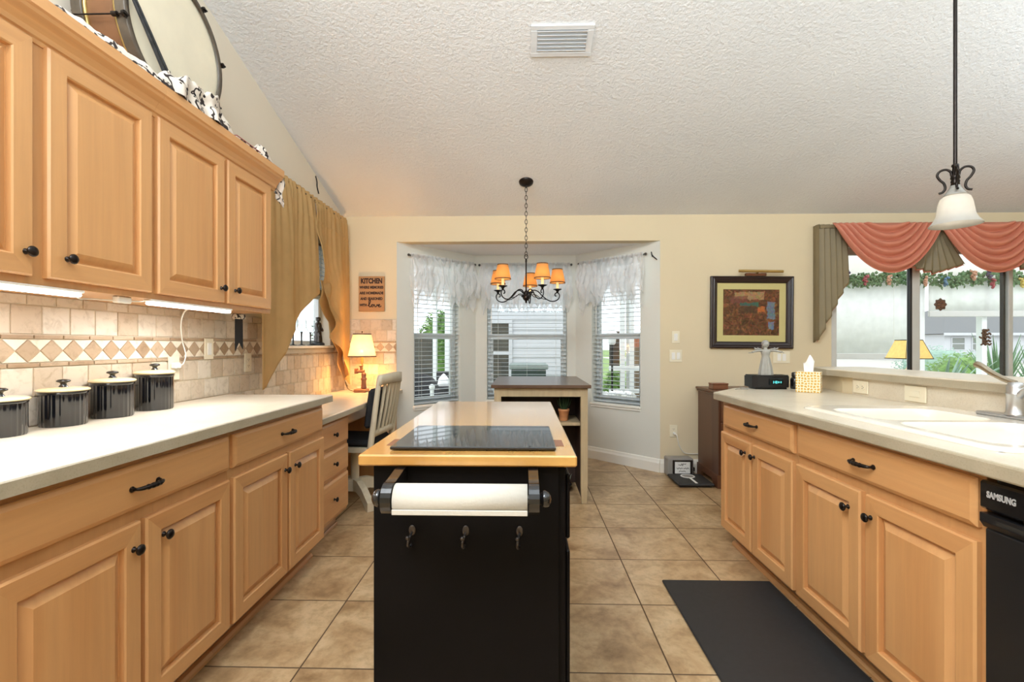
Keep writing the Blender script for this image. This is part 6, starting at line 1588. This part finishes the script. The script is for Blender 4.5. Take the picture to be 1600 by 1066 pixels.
# patio things seen through the bay
r = thing('utility_box', 'dark green slatted utility box outside the middle bay window', 'utility box', (.07, 6.6, -.06))
m = W(r); m.box(-.17, .31, 6.45, 6.95, -.0595, .86, .01)
for i in range(8): m.box(-.15, .29, 6.44, 6.4505, .10 + i * .09, .15 + i * .09)
m.build('body', M['greenbox'], r)
m = W(r); m.box(-.20, .34, 6.42, 6.98, .8605, .93, .01); m.build('lid', M['greenboxlid'], r)
r = thing('patio_chair', 'dark wicker round-backed patio chair outside the desk-side bay window', 'chair', (-1.42, 6.3, -.06))
m = W(r); m.box(-1.80, -1.24, 6.1, 6.7, .22, .42, .05); m.build('seat', M['outwicker'], r)
m = W(r); m.sheet(lambda u, v: (-1.52 - .30 * math.cos(PI * u), 6.62 + .12 * math.sin(PI * u),   .40 + (.02 + .36 * math.sin(PI * u) ** .6) * v), 24, 6); m.build('backrest', M['outwicker'], r, solid=.05)
for x in (-1.76, -1.28):
    for y in (6.16, 6.62): m = W(r); m.cyl(.025, (x, y, -.0595), (x, y, .23), 8); m.build('leg', M['outwicker'], r)
r = thing('storage_bench', 'dark storage bench outside with a white bag on it', 'bench', (-1.25, 7.2, -.06))
m = W(r); m.box(-1.43, -1.05, 7.1, 7.7, -.0595, .56, .01); m.build('box_body', M['outwicker'], r)
m = W(r); m.box(-1.45, -1.03, 7.74, 7.80, -.0595, .76, .01); m.build('backrest', M['outwicker'], r)
r = thing('white_bag', 'white plastic bag lying on the dark bench outside', 'bag', (-1.26, 7.35, .56))
m = W(r); m.sheet(lambda u, v: (-1.26 + .10 * (1 - v ** 2.2) * math.cos(2 * PI * u) * (1 + .1 * math.sin(u * 30 + v * 6)), 7.35 + .12 * (1 - v ** 2.2) * math.sin(2 * PI * u) * (1 + .1 * math.sin(u * 30)), .561 + .19 * v), 40, 10); m.build('bag_body', M['tissue'], r)
r = thing('white_post_light', 'short white post light beside the wicker patio chair', 'post light', (-1.19, 6.05, -.06))
m = W(r); m.cyl(.026, (-1.19, 6.05, -.0595), (-1.19, 6.05, .62), 10); m.sphere((-1.19, 6.05, .65), .04, 10, 8); m.build('post', M['vinyl'], r)
m = MB(); m.box(-2.7, -1.70, 8.6, 8.7, -.06, 1.42); tag(m.build('privacy_screen', M['outdark']), 'dark privacy screen panel outside the desk-side window', 'screen')
for x0, x1, y, lb in ((-1.65, -1.585, 8.45, 'white porch column between the dark screen and the greenery'), (-1.405, -1.30, 8.3, 'wider white porch column right beside the greenery')):
    m = MB(); m.box(x0, x1, y, y + .12, -.06, 2.9, .004); tag(m.build('porch_column', M['vinyl']), lb, 'column', 'white porch columns')
shrub('tall green hedge shrub seen between the white columns', (-2.25, 12.5, gz), .62, 2.3, M['bush'], 31, 1400, .10)
shrub('dark green hedge behind the privacy screen', (-4.6, 12.0, gz), .9, 2.4, M['bushdark'], 32, 1200, .10)
shrub('bright low bush outside the window nearest the picture', (1.55, 8.0, gz), .20, .92, M['bush'], 33, 900, .06)
r = thing('lantern_post', 'thin black lantern post with white lantern outside the angled window', 'lantern post', (1.245, 6.6, -.06))
m = W(r); m.cyl(.014, (1.245, 6.6, -.0595), (1.245, 6.6, 1.20), 8); m.lathe([(.07, -.0595), (.06, -.03), (.015, -.01)], (1.245, 6.6, 0), 'z', 12); m.build('post', M['iron'], r)
m = W(r); m.lathe([(.03, 1.20), (.05, 1.22), (.062, 1.34), (.085, 1.35), (.03, 1.42), (0, 1.43)], (1.245, 6.6, 0), 'z', 6, False); m.build('lantern', M['vinyl'], r)
m = MB(); m.box(1.66, 1.85, 9.05, 9.1, .70, 1.46); tag(m.build('dark_shutter', M['outdark']), 'dark window shutter behind the lantern post', 'shutter')
r = thing('white_railing', 'white porch railing outside the window nearest the picture', 'railing', (2.0, 7.6, -.06))
m = W(r); m.box(1.38, 3.0, 7.55, 7.60, .78, .86, .004); m.box(1.38, 3.0, 7.55, 7.60, .42, .49, .004); m.build('rails', M['vinyl'], r)
for x in (1.60, 1.745, 2.6):
    m = W(r); m.box(x - .04, x + .03, 7.54, 7.61, -.0595, 2.6 if x < 2 else 1.0, .004); m.build('baluster_post', M['vinyl'], r)
m = MB(); m.box(1.70, 1.755, 7.75, 7.80, -.06, 2.6); tag(m.build('grey_downpipe', M['alu']), 'grey downpipe behind the white railing', 'pipe')
m = MB(); m.box(1.95, 3.4, 8.5, 8.58, -.06, 1.15); tag(m.build('wood_fence', M['fence']), 'weathered wooden fence behind the white railing', 'fence')
m = MB(); m.box(1.95, 3.4, 8.6, 8.7, -.06, 1.40); tag(m.build('brick_pier', M['redbrick']), 'low red brick wall peeking over the weathered fence', 'brick wall')
rng = random.Random(8)
r = thing('flower_bed', 'raised bed of pale flowers under the window nearest the picture', 'flowers', (1.21, 6.05, -.06)); m = W(r); m2 = W(r)
for k in range(260):
    c = (rng.uniform(1.02, 1.40), rng.uniform(5.9, 6.2), rng.uniform(.50, .585)); m.sphere(c, .022, 6, 4)
m2.box(1.0, 1.42, 5.87, 6.23, -.0595, .52, .03)
m.build('petals', M['tissue'], r); m2.build('leaf_mass', M['bushdark'], r)
